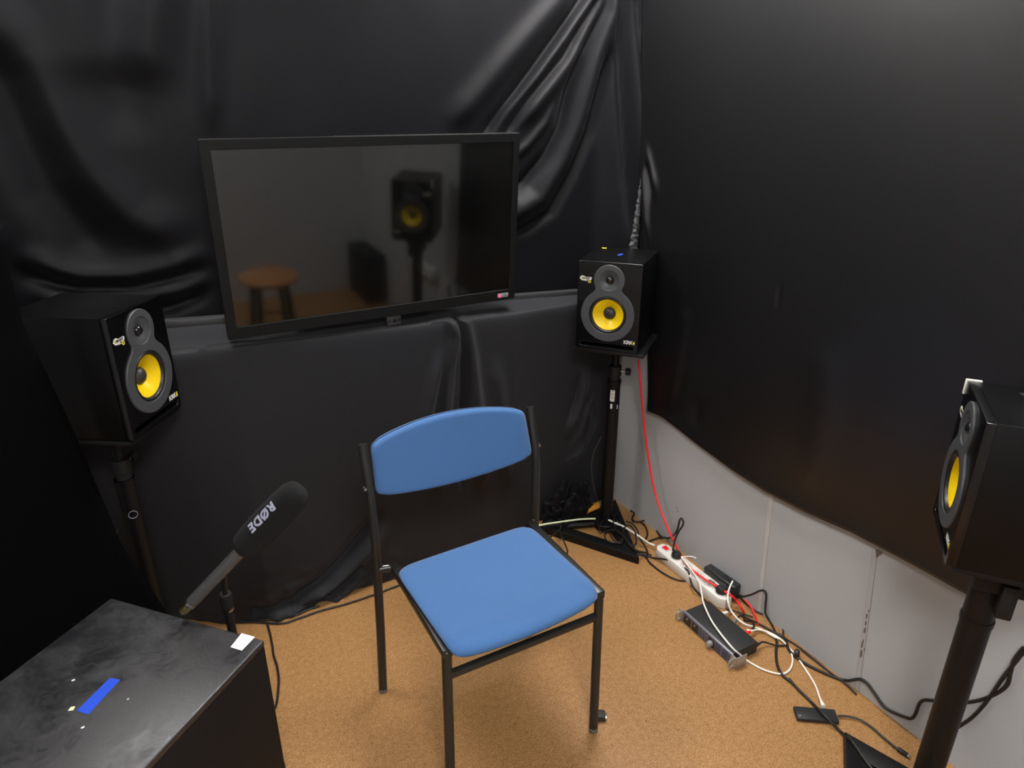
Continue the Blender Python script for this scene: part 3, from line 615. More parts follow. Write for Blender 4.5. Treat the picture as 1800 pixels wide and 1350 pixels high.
# ------------------------------------------------------------------ speaker stands
def make_stand(label, px, py, tray_c, yaw, tz, corners, tray, pole_r=.024, sticker=False, ring=False, thick=False):
    """px,py pole; tray_c tray centre; tz tray top; corners: three floor corners of the triangular base"""
    t = thing('speaker_stand', label, 'speaker stand', (px, py, 0), 0, 'speaker stands')
    a = R(yaw); n = Vector((math.sin(a), -math.cos(a), 0)); r = Vector((math.cos(a), math.sin(a), 0))
    Mt_ = Matrix.Translation((tray_c[0] - px, tray_c[1] - py, 0)) @ rotz(a)
    B().box(*tray, tz - .013, tz - .0005, .003, M=Mt_).obj('tray', 'metal_black', t)
    b = B().box(-.05, .05, -.05, .06, tz - .040, tz - .013, .004).cyl((.095, .05, tz - .036), (.095, .05, tz - .013), .018, n=20)
    bmesh.ops.transform(b.bm, matrix=rotz(a), verts=b.bm.verts); b.obj('tray_bracket', 'metal_black_dull', t)
    if thick:
        bb = B().box(-.042, .042, -.036, .060, tz - .085, tz - .013, .006).box(.030, .058, .010, .040, tz - .130, tz - .05, .005)
        bmesh.ops.transform(bb.bm, matrix=rotz(a), verts=bb.bm.verts); bb.obj('clamp_block', 'metal_black_dull', t)
    B().cyl((0, 0, tz - .18), (0, 0, tz - .03), .014 if not thick else pole_r).obj('inner_tube', 'metal_black', t)
    if not thick: B().cyl((0, 0, tz - .155), (0, 0, tz - .115), .024, bev=.002).cyl((0, 0, tz - .172), (0, 0, tz - .155), .021).obj('collar', 'metal_black_dull', t)
    kd = r * .7 - n * 0
    k0 = Vector((0, 0, tz - .134)) + kd * .03; k1 = k0 + kd * .028; k2 = k1 + kd * .026
    if not thick:
        kn = B().cyl(k0, k1, .005).obj('knob_screw', 'bolt_bright', t)
        B().cyl(k1, k2, .014, n=10, bev=.002).obj('knob_head', 'metal_black_dull', kn)
    B().cyl((0, 0, .02), (0, 0, tz - .172), pole_r, n=28).cyl((0, 0, tz - .185), (0, 0, tz - .172), pole_r + .002, n=28).obj('pole', 'metal_black', t)
    Cs = [Vector((c[0] - px, c[1] - py, 0)) for c in corners]
    for i in range(3):
        p, q = Cs[i], Cs[(i + 1) % 3]; d = (q - p); Ln = d.length
        cen = (Cs[0] + Cs[1] + Cs[2]) / 3; side = Vector((-d.y, d.x, 0)).normalized()
        if side.dot(cen - p) < 0: side = -side
        bb = B(); z0, z1, w = 0, .033, .058
        k = w / Ln
        quad = [p, q, q + (cen - q).normalized() * w * 1.75, p + (cen - p).normalized() * w * 1.75]
        bb.prism([(v.x, v.y) for v in quad], z0, z1, .003).obj('base_bar', 'metal_black', t)
    # middle plate and arms under the pole
    b = B().cyl((0, 0, .0), (0, 0, .030), .052, n=24, bev=.003)
    for c in Cs:
        q = c * .72; b.cyl((0, 0, .014), (q.x, q.y, .014), .013, n=10)
    b.obj('base_hub', 'metal_black', t)
    if sticker:
        def wrap(me, r_, a0, z):
            for v in me.vertices:
                th = a0 + v.co.x / r_; rr = r_ + v.co.z
                v.co = (rr * math.sin(th), -rr * math.cos(th), z + v.co.y)
            return me
        a0 = math.atan2(-px, py) * 1.0 - .25
        def patch(w, h):
            bm = bmesh.new(); bmesh.ops.create_grid(bm, x_segments=8, y_segments=2, size=.5)
            for v in bm.verts: v.co.x *= w; v.co.y *= h
            me = bpy.data.meshes.new('patch'); bm.to_mesh(me); bm.free(); return me
        a0 = R(-48)
        lb = mesh_obj('label_sticker', wrap(patch(.017, .046), pole_r + .0005, a0, .600), 'print_white', t)
        bz = B()
        for k in range(6):      # worn, unreadable vertical print
            yk = -.019 + .0068 * k; zz = [(-.005, yk), (.005, yk + .002), (-.004, yk + .0045), (.005, yk + .005)][: 3 + k % 2]
            for (xa, ya), (xb, yb2) in zip(zz, zz[1:]):
                dx, dy = xb - xa, yb2 - ya; l_ = math.hypot(dx, dy); ox, oy = -dy / l_ * .0007, dx / l_ * .0007
                bz.prism([(xa + ox, ya + oy), (xa - ox, ya - oy), (xb - ox, yb2 - oy), (xb + ox, yb2 + oy)], 0, .0002)
        tx = bpy.data.meshes.new('print'); bz.bm.to_mesh(tx); bz.bm.free()
        mesh_obj('print', wrap(tx, pole_r + .0007, a0, .600), 'spk_black', lb)
        mesh_obj('small_sticker', wrap(patch(.008, .020), pole_r + .0005, a0 - .08, .556), 'print_white', t)
        mesh_obj('small_sticker', wrap(patch(.008, .018), pole_r + .0005, a0 + .95, .553), 'print_lilac', t)
    if ring:
        c = Vector((0, 0, .585)); d = Vector((-px + 0, -py, 0)).normalized()
        Mr = Matrix.Translation(c + d * (pole_r + .001)) @ d.to_track_quat('Z', 'Y').to_matrix().to_4x4()
        B().lathe([(.0105, 0), (.0120, .0008), (.0112, .0016), (.0105, .0008)], 28, Mr).obj('lock_ring', 'print_lilac', t)
    return t
make_stand('black speaker stand with a triangular base in the corner with white stickers on its pole', 1.485, 1.958, (1.462, 1.936), -49.9, .831,
           [(1.213, 2.055), (1.443, 1.682), (1.612, 2.065)], (-.120, .134, -.142, .142), sticker=True)
make_stand('black speaker stand behind the metal cabinet under the left speaker', -.168, 1.93, (-.173, 1.928), 56.9, .861,
           [(.06, 1.96), (-.06, 1.70), (-.30, 1.99)], (-.112, .112, -.134, .13), ring=True)
make_stand('black speaker stand by the grey wall under the right speaker', 1.424, .562, (1.436, .541), -142.2, .788,
           [(1.456, .790), (1.130, .530), (1.585, .400)], (-.100, .106, -.118, .13), pole_r=.030, thick=True)

# ------------------------------------------------------------------ chair
CH = thing('chair', 'blue upholstered chair with a black steel frame', 'chair', (.666, 1.345, 0), R(0.4))
fw, rw, yf, yr = .217, .252, -.170, .206      # half spacings of front legs and rear posts
def bar(b, p, q, s=.0125):
    p, q = Vector(p), Vector(q); d = q - p; L_ = d.length
    M = Matrix.Translation(p) @ d.to_track_quat('Z', 'Y').to_matrix().to_4x4()
    return b.box(-s, s, -s, s, 0, L_, .004, 2, M)
for sgn in (-1, 1):
    lg = B().cyl((sgn * fw - .020, yf - .036, .012), (sgn * fw, yf, .445), .0125, n=16, bev=.002).obj('leg', 'chair_metal', CH)
    B().cyl((sgn * fw - .0205, yf - .037, 0), (sgn * fw - .020, yf - .036, .014), .0132, n=16, bev=.002).obj('foot_cap', 'foot_grey', lg)
    lg = B().tube([(sgn * rw - .024, yr + .004, .012), (sgn * rw - .016, yr, .25), (sgn * rw - .010, yr, .50), (sgn * rw - .010, yr + .001, .640), (sgn * rw - .010, yr + .008, .690), (sgn * rw - .010, yr + .038, .808)], .0125, 16, 8).obj('leg', 'chair_metal', CH)
    B().cyl((sgn * rw - .024, yr + .004, 0), (sgn * rw - .024, yr + .004, .014), .0132, n=16, bev=.002).obj('foot_cap', 'foot_grey', lg)
    B().cyl((sgn * (rw + .0125) - .010, yr + .014, .695), (sgn * (rw - .0) + sgn * .0125 - .010, yr + .0, .695), .004, n=12).obj('rivet', 'bolt_bright', lg)
    rl = bar(B(), (sgn * fw, yf - .010, .4400), (sgn * fw, yr - .006, .4400), .0125).obj('seat_rail', 'chair_metal', CH)
    B().cyl((sgn * (fw + .006), yr - .012, .440), (sgn * (rw + .002) - .010, yr - .002, .440), .0105, n=14).obj('rail_joint', 'chair_metal', CH)
    B().cyl((sgn * (fw + .016), yr - .012, .4495), (sgn * (rw - .014) - .010, yr - .007, .4495), .0022, n=10).obj('bolt', 'bolt_bright', CH)
    for yy in (yf + .065, yr - .045):
        B().cyl((sgn * (fw - .014), yy, .402), (sgn * (fw - .014), yy, .440), .010, n=12, bev=.002).obj('stacking_bumper', 'chair_metal', CH)
bar(B(), (-fw - .003, yf - .006, .374), (fw - .003, yf - .006, .374), .0090).obj('front_crossbar', 'chair_metal', CH)
bar(B(), (-fw, yr - .03, .420), (fw, yr - .03, .420), .009).obj('rear_crossbar', 'chair_metal', CH)
# cushions: superellipse pads on grids
def pad(name, outline, front, back, nx=48, ny=30, edge=.10):
    """outline(u,v)->(x,y); front/back(u,v,e)-> third coordinate; e = 0..1 edge weight"""
    bm = bmesh.new(); V = {}
    for side in (0, 1):
        for i in range(nx + 1):
            for j in range(ny + 1):
                u, v = -1 + 2 * i / nx, -1 + 2 * j / ny
                u = math.sin(u * math.pi / 2); v = math.sin(v * math.pi / 2)
                du, dv = (1 - abs(u)) / edge, (1 - abs(v)) / edge
                e = min(1, du) ** 1 * 1.0; e2 = min(1, dv)
                w = math.sqrt(max(0, 1 - (1 - min(e, 1)) ** 2)) * math.sqrt(max(0, 1 - (1 - min(e2, 1)) ** 2))
                V[side, i, j] = bm.verts.new((front if side else back)(*outline(u, v), w, u, v))
    for side in (0, 1):
        for i in range(nx):
            for j in range(ny):
                q = [V[side, i, j], V[side, i + 1, j], V[side, i + 1, j + 1], V[side, i, j + 1]]
                bm.faces.new(q if side else q[::-1])
    bmesh.ops.remove_doubles(bm, verts=bm.verts, dist=.0004)
    bmesh.ops.recalc_face_normals(bm, faces=bm.faces)
    b = B(); b.bm.free(); b.bm = bm
    return b.obj(name, 'blue_fabric', CH, 60)
def seat_out(u, v):
    # rounded corners via squircle pull-in, front edge (v=-1) bowed outwards
    p = 11.; k = (abs(u) ** p + abs(v) ** p) ** (1 / p); k = max(k, 1e-6); mx = max(abs(u), abs(v)); s_ = mx / k if mx > 0 else 1
    u, v = u * s_, v * s_
    wx = .213
    return u * wx - .015, -.030 + v * .182 - (.020 * (1 - u * u) if v < 0 else 0) * max(0, -v) ** 3 + (.0)
def seat_top(x, y, w, u, v): return (x, y, .467 + .014 * w - .006 * (1 - (y / .2) ** 2) * w - (.010 * max(0, -v - .7) / .3))
def seat_bot(x, y, w, u, v): return (x, y, .466 - .010 * w - (.010 * max(0, -v - .7) / .3))
pad('seat', seat_out, seat_top, seat_bot).rotation_euler.z = R(2.2)
def back_out(u, v):
    p = 13.; k = max((abs(u) ** p + abs(v) ** p) ** (1 / p), 1e-6); mx = max(abs(u), abs(v)); s_ = mx / k if mx > 0 else 1
    u, v = u * s_, v * s_
    hh = .071 + .030 * (1 - u * u)
    return u * (.234 - .004 * v), v * hh
def bk(sgn):
    def f(x, z, w, u, v):
        yy = yr + .020 + z * .27 + .020 * (1 - (x / .237) ** 2)
        return (x - .010, yy + sgn * (.013 * w + .002), .738 + z * .95)
    return f
pad('backrest', back_out, bk(-1), bk(1))

# ------------------------------------------------------------------ metal cabinet in the foreground
BLc, BRc = Vector((-.223, 1.596, 0)), Vector((.073, 1.281, 0)); ax = (BRc - BLc).normalized(); ay = Vector((ax.y, -ax.x, 0))
if ay.y > 0: ay = -ay
CW, CD, CHt = (BRc - BLc).length, .48, .55
ang = math.atan2(ax.y, ax.x)
cab = thing('black_cabinet', 'low black cabinet with a smudged top carrying blue and white tape', 'cabinet', BRc - ax * CW / 2 + ay * CD / 2, ang)
# local x along the back edge, local +y towards the back edge
B().box(-CW / 2 + .0015, CW / 2 - .0015, -CD / 2 + .0015, CD / 2 - .0015, .02, CHt - .016, .002).obj('body', 'cabinet_side', cab)
B().box(-CW / 2, CW / 2, -CD / 2, CD / 2, CHt - .0165, CHt, .005, 3).obj('top_panel', M_CAB, cab)
B().box(-CW / 2 + .02, CW / 2 - .02, -CD / 2 + .02, CD / 2 - .02, 0, .022).obj('plinth', 'metal_black_dull', cab)
def loc_of(x, y): d = Vector((x, y, 0)) - cab.location; return (d.dot(ax), d.dot(-ay))
def quad_tape(name, pts, m, z=CHt, t=.0006):
    return B().prism([loc_of(*p) for p in pts], z, z + t).obj(name, m, cab)
bt = quad_tape('tape', [(-.277, 1.254), (-.257, 1.234), (-.203, 1.302), (-.222, 1.317)], 'tape_blue'); bt['label'] = 'blue tape strip'
quad_tape('tape', [(.005, 1.293), (.025, 1.271), (.056, 1.300), (.032, 1.326)], 'tape_white')['label'] = 'white tape patch'
quad_tape('paper_chip', [(-.292, 1.262), (-.283, 1.259), (-.280, 1.268), (-.287, 1.270)], 'paper_chip')
for x, y, r_ in ((-.287, 1.345, .003), (-.265, 1.205, .003), (-.19, 1.24, .002)):
    quad_tape('speck', [(x - r_, y - r_ * .6), (x + r_, y - r_ * .5), (x + r_ * .8, y + r_), (x - r_, y + r_ * .5)], 'print_white', t=.0004)

# ------------------------------------------------------------------ shotgun microphone on its stand
tail, tip = Vector((-.0755, 1.430, .5735)) , Vector((.196, 1.330, .868))
MIC = thing('shotgun_microphone', 'black shotgun microphone with a foam windshield pointing up beside the chair', 'microphone', tail)
dv = (tip - tail); ML = dv.length; q = dv.to_track_quat('Z', 'Y').to_matrix().to_4x4()
MIC.rotation_euler = q.to_euler()
f0 = ML * .52
B().lathe([(0, .034), (.0130, .034), (.0135, .040), (.0135, f0 + .05), (0, f0 + .05)], 28).obj('barrel', 'mic_metal', MIC)
B().lathe([(0, .022), (.0112, .022), (.0128, .024), (.0128, .034), (.0118, .036), (0, .036)], 28).obj('ring', 'mic_ring', MIC)
B().lathe([(0, 0), (.0085, 0), (.0100, .002), (.0100, .022), (0, .022)], 24).obj('connector', 'gold', MIC)
fm = B().lathe([(0, f0), (.0150, f0), (.0260, f0 + .003), (.0320, f0 + .012), (.0345, f0 + .032), (.0365, f0 + .07), (.0355, ML - .050), (.0325, ML - .020), (.0260, ML - .006), (.0160, ML - .0005), (0, ML)], 48).obj('windshield', 'foam_black', MIC, 80)
tx = text_mesh('RØDE', .0275, .0002, .0012, spacing=1.15)
# wrap on the foam: reading direction from tip to tail
Minv = q.to_3x3().inverted()
tocam = Minv @ (Vector((0, 0, 1.62)) - (tail + dv * .75)); upl = Minv @ Vector((-.62, .33, .72))
a_cam = math.atan2(tocam.y, tocam.x); a_up = math.atan2(upl.y, upl.x)
da = (a_up - a_cam + math.pi) % (2 * math.pi) - math.pi
a0 = a_cam + (R(30) if da > 0 else -R(30))
sg = -1 if da > 0 else 1          # letter tops point away from the upper-left side
zc_ = ML - .090; M_R = .0365
for v in tx.vertices:
    th = a0 + sg * v.co.y / M_R; rr = M_R + .0008 + v.co.z
    v.co = (rr * math.cos(th), rr * math.sin(th), zc_ - v.co.x)
mesh_obj('lettering', tx, 'print_lilac', fm)
sp = Vector((.016, 1.432, 0))
ms = thing('microphone_stand', 'black microphone stand rising behind the low cabinet', 'microphone stand', sp)
B().cyl((0, 0, .02), (0, 0, .545), .0098).obj('pole', 'metal_black_dull', ms)
B().cyl((0, 0, .541), (0, 0, .547), .0125).obj('ring', 'mic_ring', ms)
B().cyl((0, 0, .547), (0, 0, .590), .0135, bev=.003).obj('clutch', 'metal_black_dull', ms)
ca = tail + dv * .36
B().tube([(0, 0, .586), ((ca.x - sp.x) * .4, (ca.y - sp.y) * .4, .622), (ca.x - sp.x, ca.y - sp.y, ca.z - .013)], .006, 8, 5).obj('clip', 'metal_black_dull', ms)
B().lathe([(0, 0), (.062, 0), (.064, .004), (.060, .012), (.015, .022), (0, .022)], 32).obj('round_base', 'metal_black_dull', ms)
# ------------------------------------------------------------------ power strip
PS = thing('power_strip', 'white power strip with a red switch lying along the grey wall', 'power strip', (1.562, 1.522, 0), R(0.9))
PL_, PW_, PH_ = .365, .060, .042
body = B().prism([(-PW_ / 2, -PL_ / 2 + .02), (-PW_ / 2 + .016, -PL_ / 2), (PW_ / 2 - .016, -PL_ / 2), (PW_ / 2, -PL_ / 2 + .02), (PW_ / 2, PL_ / 2 - .02), (PW_ / 2 - .016, PL_ / 2), (-PW_ / 2 + .016, PL_ / 2), (-PW_ / 2, PL_ / 2 - .02)], 0, PH_, .005).obj('body', 'strip_white', PS)
sw = B().box(-.013, .013, .130, .162, PH_, PH_ + .003, .001).obj('switch_frame', 'strip_socket', PS)
b = B().box(-.0095, .0095, .134, .158, PH_ + .002, PH_ + .007, .001)
for v in b.bm.verts:
    if v.co.z > PH_ + .005 and v.co.y < .146: v.co.z -= .004
b.obj('switch_rocker', 'switch_red', sw)
for k in range(5):
    y = .088 - .058 * k
    s = B().lathe([(.0235, PH_ - .001), (.0235, PH_ + .0016), (.0205, PH_ + .0016), (.0200, PH_ + .0004), (0, PH_ + .0004)], 28, Matrix.Translation((0, y, 0))).obj('socket', 'strip_socket', PS)
    for sx in (-.0095, .0095):
        B().lathe([(.0028, PH_ + .0004), (.0028, PH_ + .0010), (0, PH_ + .0010)], 10, Matrix.Translation((sx * .7, y + sx * .7, 0))).obj('socket_hole', 'socket_dark', s)
    for sx in (-1, 1):
        B().box(sx * .012 - .0018, sx * .012 + .0018, -.0016, .0016, PH_ + .0004, PH_ + .0014, M=Matrix.Translation((0, y, 0)) @ rotz(R(-45)) ).obj('socket_contact', 'socket_dark', s)

CBL = {}
def cable(key, label, m, r, name, cat='cable', sub=6, n=8, group=None):
    o = B().tube(CABLES[key], r, n, sub).obj(name, m, None, 80); tag(o, label, cat, group); CBL[key] = o; return o
cable('red_cable', 'red cable hanging from the corner speaker down to the white power strip', 'cable_red', .0040, 'red_cable')
wl = cable('white_loop', 'white cable making a wide loop over the black rack unit', 'cable_white', .0030, 'white_cable')
wh = cable('white_hub', 'white cable running from the power strip to the small black hub', 'cable_white', .0030, 'white_cable')
cable('white_thin', 'short thin white cable end on top of the power strip', 'cable_white', .0018, 'white_cable')
pl1 = cable('plug_lead', 'black power lead rising in a narrow loop from the plug beside the red switch', 'cable_black', .0036, 'power_lead')
cable('wall_lead', 'black cable on the floor between the power strip plug and the grey wall', 'cable_black', .0034, 'black_cable')
sa = cable('strand_a', 'black power lead curving along the floor side of the power strip to its far plug', 'cable_black', .0034, 'power_lead')
cable('strand_b', 'black cable lying across the white power strip toward the rack unit', 'cable_black', .0034, 'black_cable')
al = cable('adapter_lead', 'black cable arching up against the wall beside the power adapter', 'cable_black', .0034, 'power_lead')
cable('wall_run', 'thin black cable lying in the corner between the floor and the grey wall', 'cable_black', .0028, 'black_cable')
cable('snake', 'thick black cable snaking up the grey wall behind the right stand', 'cable_black', .0046, 'black_cable')
cable('snake2', 'black cable crossing another one on the grey wall right of the stand pole', 'cable_black', .0044, 'black_cable')
cable('hub_over', 'black cable lying across the small black hub toward the right stand', 'cable_black', .0042, 'black_cable')
cable('pole_loop', 'black cable curving around the foot of the right stand pole', 'cable_black', .0042, 'black_cable')
cable('left_a', 'black cable along the hem of the floor-length black cloth behind the chair leg', 'cable_black', .0034, 'black_cable')
cable('left_b', 'shorter black cable at the cloth hem, just behind the longer one', 'cable_black', .0034, 'black_cable')
cable('left_c', 'black cable running down the floor beside the low black cabinet', 'cable_black', .0036, 'black_cable')
cable('pale', 'pale green cable stretched from the chair to the corner speaker stand', 'cable_pale', .0038, 'pale_cable')
cable('thin_stand', 'thin dark cable hanging beside the pole of the corner stand', 'cable_grey', .0020, 'thin_cable')
cable('arc_a', 'black cable arching from the chair up to the corner stand base', 'cable_black', .0030, 'black_cable')
cable('arc_b', 'short black cable dropping from the stand base edge to the floor by the chair', 'cable_black', .0030, 'black_cable')
cable('coil_a', 'black cable coiled in small loops on the corner stand base', 'cable_black', .0028, 'black_cable', sub=8)
cable('coil_b', 'black cable wound loosely over the front corner of the stand base', 'cable_black', .0032, 'black_cable', sub=8)
cable('coil_c', 'black cable slipping off the corner stand base to the floor', 'cable_black', .0032, 'black_cable')
cable('white_stub', 'white power cord running from the corner stand base into the power strip', 'cable_white', .0040, 'white_cable')
cable('wall_stub', 'black cable curled on the floor between the corner stand base and the wall', 'cable_black', .0036, 'black_cable')
ht = cable('hub_tail', 'short grey cable with a small silver plug leading from the black hub', 'cable_grey', .0030, 'hub_cable')
hg = cable('hang', 'thin black cord hanging from the wall cloth beside the right stand pole', 'cable_black', .0026, 'hanging_cord')
p, q_ = CABLES['hangtip']; B().tube([p, q_], .0052, 8, 1).obj('cord_tip', 'cable_black', hg)
B().tube([CABLES['hang'][-1], p], .0016, 6, 1).obj('tip_link', 'print_white', hg)

# plugs
def plug(par, x, y, z, head, out):
    """round mains plug on a socket: disc + angled strain relief towards out"""
    b = B().lathe([(0, 0), (.0185, 0), (.0195, .004), (.0185, .014), (.0140, .021), (0, .024)], 24, Matrix.Translation((x, y, z)))
    b.tube([(x, y, z + .014), (x + (out[0] - x) * .45, y + (out[1] - y) * .45, z + .014 + (out[2] - z - .014) * .55), out], lambda t: .0095 - .005 * t, 10, 4)
    return b.obj('plug', 'adapter_black', par)
plug(pl1, 1.5615, 1.6100, .0436, None, CABLES['plug_lead'][0])
plug(sa, 1.5650, 1.3780, .0436, None, CABLES['strand_a'][-1])
B().tube([CABLES['strand_a'][-1], (1.5655, 1.4360, .049), (1.5650, 1.4370, .044)], .006, 8, 3).obj('plug', 'adapter_black', al)
# white plug at the hub, red boots, silver plugs
a, b_ = Vector(CABLES['white_hub'][-1]), Vector(CABLES['white_hub'][-2]); d = (a - b_).normalized()
B().cyl(a - d * .012, a + d * .012, .0035, .0072, n=12).obj('plug', 'cable_white', wh)
a, b_ = Vector(CABLES['white_loop'][-1]), Vector(CABLES['white_loop'][-2]); d = (a - b_).normalized()
B().cyl(a - d * .018, a + d * .004, .0035, .0080, n=12).obj('plug', 'cable_white', wl)
a, b_ = Vector(CABLES['hub_tail'][-1]), Vector(CABLES['hub_tail'][-2]); d = (a - b_).normalized(); sd = Vector((-d.y, d.x, 0))
Mh = Matrix((( d.x, sd.x, 0, a.x), (d.y, sd.y, 0, a.y), (0, 0, 1, 0), (0, 0, 0, 1)))
hp = B().box(-.004, .022, -.0055, .0055, .003, .012, .002, M=Mh).obj('plug', 'adapter_black', ht)
B().box(.022, .029, -.004, .004, .006, .0095, .001, M=Mh).obj('plug_tip', 'bolt_bright', hp)

# power adapter on its side against the wall
ad = thing('power_adapter', 'black power adapter brick wedged between the power strip and the wall', 'power adapter', (1.612, 1.425, 0), R(4))
B().box(-.018, .020, -.072, .072, .004, .066, .006, 3).obj('body', 'adapter_black', ad)
B().box(-.0186, -.0178, -.05, .02, .02, .055).obj('label_panel', 'unit_window', ad)
B().box(-.012, .014, -.05, -.005, .0655, .0668).obj('label_panel', 'unit_window', ad)

# half-rack audio unit
U = thing('rack_audio_unit', 'small black rack audio unit with a silver face lying on the floor', 'audio interface', (1.385, 1.251, 0), R(0))
# local x = depth (front at x=0 facing -x), y = width
uw, ud, uh = .222, .108, .044
B().box(.003, ud, -uw / 2, uw / 2, .002, uh, .0015).obj('body', 'unit_black', U)
face = B().box(-.004, .003, -uw / 2 - .002, uw / 2 + .002, .0005, uh + .001, .0008).obj('faceplate', 'unit_face', U)
B().box(-.0052, -.004, -uw / 2 + .004, uw / 2 - .004, .004, uh - .004, .0004).obj('front_panel', 'unit_blue', face)
for y0, y1 in ((.072, .102), (.036, .064), (-.038, -.012)):
    B().box(-.0060, -.0050, y0, y1, .007, uh - .008).obj('display', 'unit_window', face)
for y in (.108, .068, .033, .018, .004, -.010, -.042, -.070, -.100):
    B().box(-.0060, -.0050, y - .0008, y + .0008, .005, uh - .005).obj('divider', 'unit_face', face)
for y, z in ((.088, .030), (.052, .030)):
    B().cyl((-.0055, y, z), (-.0085, y, z), .004, n=12).obj('jack_ring', 'bolt_bright', face)
for y in (.026, .012, -.003): 
    for z in (.012, .022, .032): B().box(-.0064, -.0055, y - .002, y + .002, z - .0014, z + .0014).obj('button', 'unit_face', face)
B().cyl((-.005, -.024, .018), (-.022, -.024, .018), .0105, .0095, n=24, bev=.001).obj('knob', 'unit_ear', face)
for s_ in (-1, 1):
    y0 = s_ * (uw / 2 + .002); y1 = s_ * (uw / 2 + .020)
    e = B().box(-.006, -.003, min(y0, y1), max(y0, y1), .0005, uh + .001, .0006).obj('rack_ear', 'unit_ear', U)
    B().tube([(-.004, (y0 + y1) / 2, .008), (-.022, (y0 + y1) / 2, .010), (-.022, (y0 + y1) / 2, uh - .010), (-.004, (y0 + y1) / 2, uh - .008)], .0028, 8, 4).obj('ear_handle', 'unit_ear', e)
B().box(-.003, .040, -uw / 2 - .0215, -uw / 2 - .0195, .0005, uh + .001, .0006).obj('rack_ear', 'unit_ear', U)
# leads plugged into the back of the unit
def lead(name, label, pts, m, r, boot=None, bm_='boot_red'):
    o = B().tube(pts, r, 8, 6).obj(name, m, None, 80); tag(o, label, 'cable')
    if boot: B().cyl(boot[0], boot[1], .0075, .0050, n=12, bev=.001).obj('plug', bm_, o)
    return o
lead('audio_lead', 'black lead with a red plug boot behind the black rack unit', [(1.532, 1.205, .022), (1.555, 1.212, .026), (1.570, 1.235, .020), (1.566, 1.262, .008), (1.590, 1.290, .006)], 'cable_black', .0034, ((1.500, 1.200, .022), (1.536, 1.206, .022)))
lead('audio_lead', 'black lead with a grey plug curving behind the middle of the rack unit', [(1.530, 1.262, .022), (1.550, 1.270, .026), (1.575, 1.250, .016), (1.600, 1.220, .006), (1.615, 1.150, .006)], 'cable_black', .0034, ((1.496, 1.262, .022), (1.532, 1.262, .022)), 'unit_face')
lead('audio_lead', 'black lead with a white plug at the far end of the rack unit', [(1.528, 1.308, .022), (1.545, 1.316, .020), (1.575, 1.300, .008), (1.605, 1.262, .006)], 'cable_black', .0030, ((1.496, 1.308, .022), (1.530, 1.308, .022)), 'cable_white')
lead('power_lead', 'thin black lead leaving the near end of the rack unit toward the wall', [(1.512, 1.150, .020), (1.535, 1.150, .018), (1.570, 1.128, .006), (1.605, 1.112, .006)], 'cable_black', .0028, ((1.496, 1.150, .022), (1.514, 1.150, .021)), 'adapter_black')
lead('red_lead', 'short red lead half hidden behind the end of the power strip', [(1.618, 1.318, .034), (1.622, 1.290, .020), (1.615, 1.262, .008), (1.590, 1.225, .006)], 'cable_red', .0034)
# knot of cables tied together
kt = B().cyl((1.590, 1.075, .012), (1.598, 1.062, .014), .013, n=12, bev=.003).obj('cable_tie', 'cable_black'); tag(kt, 'black tie bundling the cables beside the grey wall', 'cable tie')

# small hub
hub = thing('usb_hub', 'small flat black hub on the floor with a white plug', 'hub', (1.453, .8785, 0), R(-34))
B().box(-.058, .058, -.0225, .0225, .0005, .0145, .004, 3).obj('body', 'adapter_black', hub)
B().cyl((-.048, -.012, .0145), (-.048, -.012, .0149), .0012, n=10).obj('indicator', 'print_white', hub)
# broken connector by the chair leg
br = thing('broken_connector', 'small broken black connector behind the front leg of the chair', 'connector', (.905, 1.165, 0), R(-35))
B().box(-.018, .014, -.014, .014, .001, .020, .003).obj('shell', 'dirty_black', br)
B().box(.014, .019, -.009, .009, .004, .013, .001).obj('contact', 'bolt_bright', br)
B().tube([(-.016, 0, .008), (-.024, -.010, .005), (-.02, -.02, .003)], .004, 8, 4).obj('stub', 'dirty_black', br)
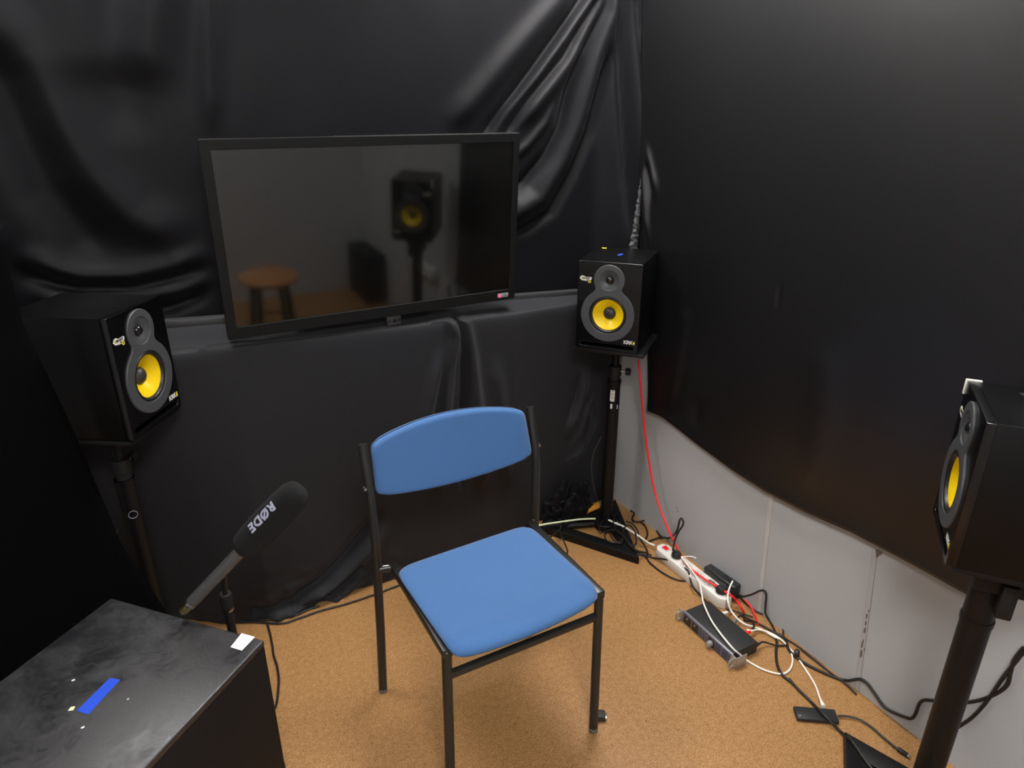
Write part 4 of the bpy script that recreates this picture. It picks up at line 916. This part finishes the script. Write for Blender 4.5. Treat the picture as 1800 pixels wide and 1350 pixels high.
# orange wedge at the corner stand
ow = thing('orange_wedge', 'orange plastic wedge leaning on the corner stand base', 'wedge', (1.425, 2.040, .027), R(-6))
b = B().prism([(0, -.006), (.070, -.018), (.078, .010), (.062, .014)], 0, .012, .002)
for v in b.bm.verts: v.co.z += max(0, v.co.x) * .35
b.obj('body', 'orange_plastic', ow)
B().box(.066, .082, -.010, .006, .022, .036, .002).obj('end_cap', 'unit_ear', ow)
# white card piece among the coils
wc = B().box(-.009, .009, -.007, .007, 0, .010, .001).obj('white_connector', 'cable_white'); wc.location = (1.505, 1.905, .028); wc.rotation_euler.z = R(30)
tag(wc, 'small white connector block among the coiled cables on the stand base', 'connector')

# ------------------------------------------------------------------ things the screen reflects, behind the viewer
st = thing('round_stool', 'round wooden stool with dark legs standing near the viewer', 'stool', (.74, -.02, 0))
B().lathe([(0, .425), (.15, .425), (.165, .432), (.165, .450), (.155, .456), (0, .456)], 40).obj('seat', 'wood_orange', st)
for k in range(4):
    a = R(45 + 90 * k); B().cyl((.15 * math.cos(a), .15 * math.sin(a), 0), (.11 * math.cos(a), .11 * math.sin(a), .426), .016, n=12).obj('leg', 'metal_black_dull', st)
B().lathe([(.13, .16), (.138, .168), (.13, .176), (.122, .168), (.13, .16)], 32).obj('foot_ring', 'metal_black_dull', st)
pc = thing('computer_tower', 'black computer tower on the floor against the right wall behind the viewer', 'computer', (1.560, -.60, 0))
B().box(-.068, .068, -.18, .18, .012, .36, .004).obj('case', 'metal_black_dull', pc)
B().box(-.070, .070, .18, .186, .02, .365, .003).obj('front_panel', 'unit_window', pc)
for x in (-.06, .06):
    for y in (-.15, .15): B().cyl((x, y, 0), (x, y, .014), .012, n=12).obj('foot', 'metal_black_dull', pc)
ob = thing('wall_outlet_box', 'white plastic outlet box on the grey wall behind the right speaker', 'outlet box', (XR - .001, .25, .47))
B().box(-.045, 0, -.12, .12, -.035, .035, .005).obj('housing', 'white_plastic', ob)
for y in (-.06, .06): B().lathe([(.022, .0), (.022, .003), (.019, .003), (.019, .001), (0, .001)], 24, Matrix.Translation((-.045, y, 0)) @ Matrix.Rotation(R(-90), 4, 'Y')).obj('socket', 'strip_socket', ob)
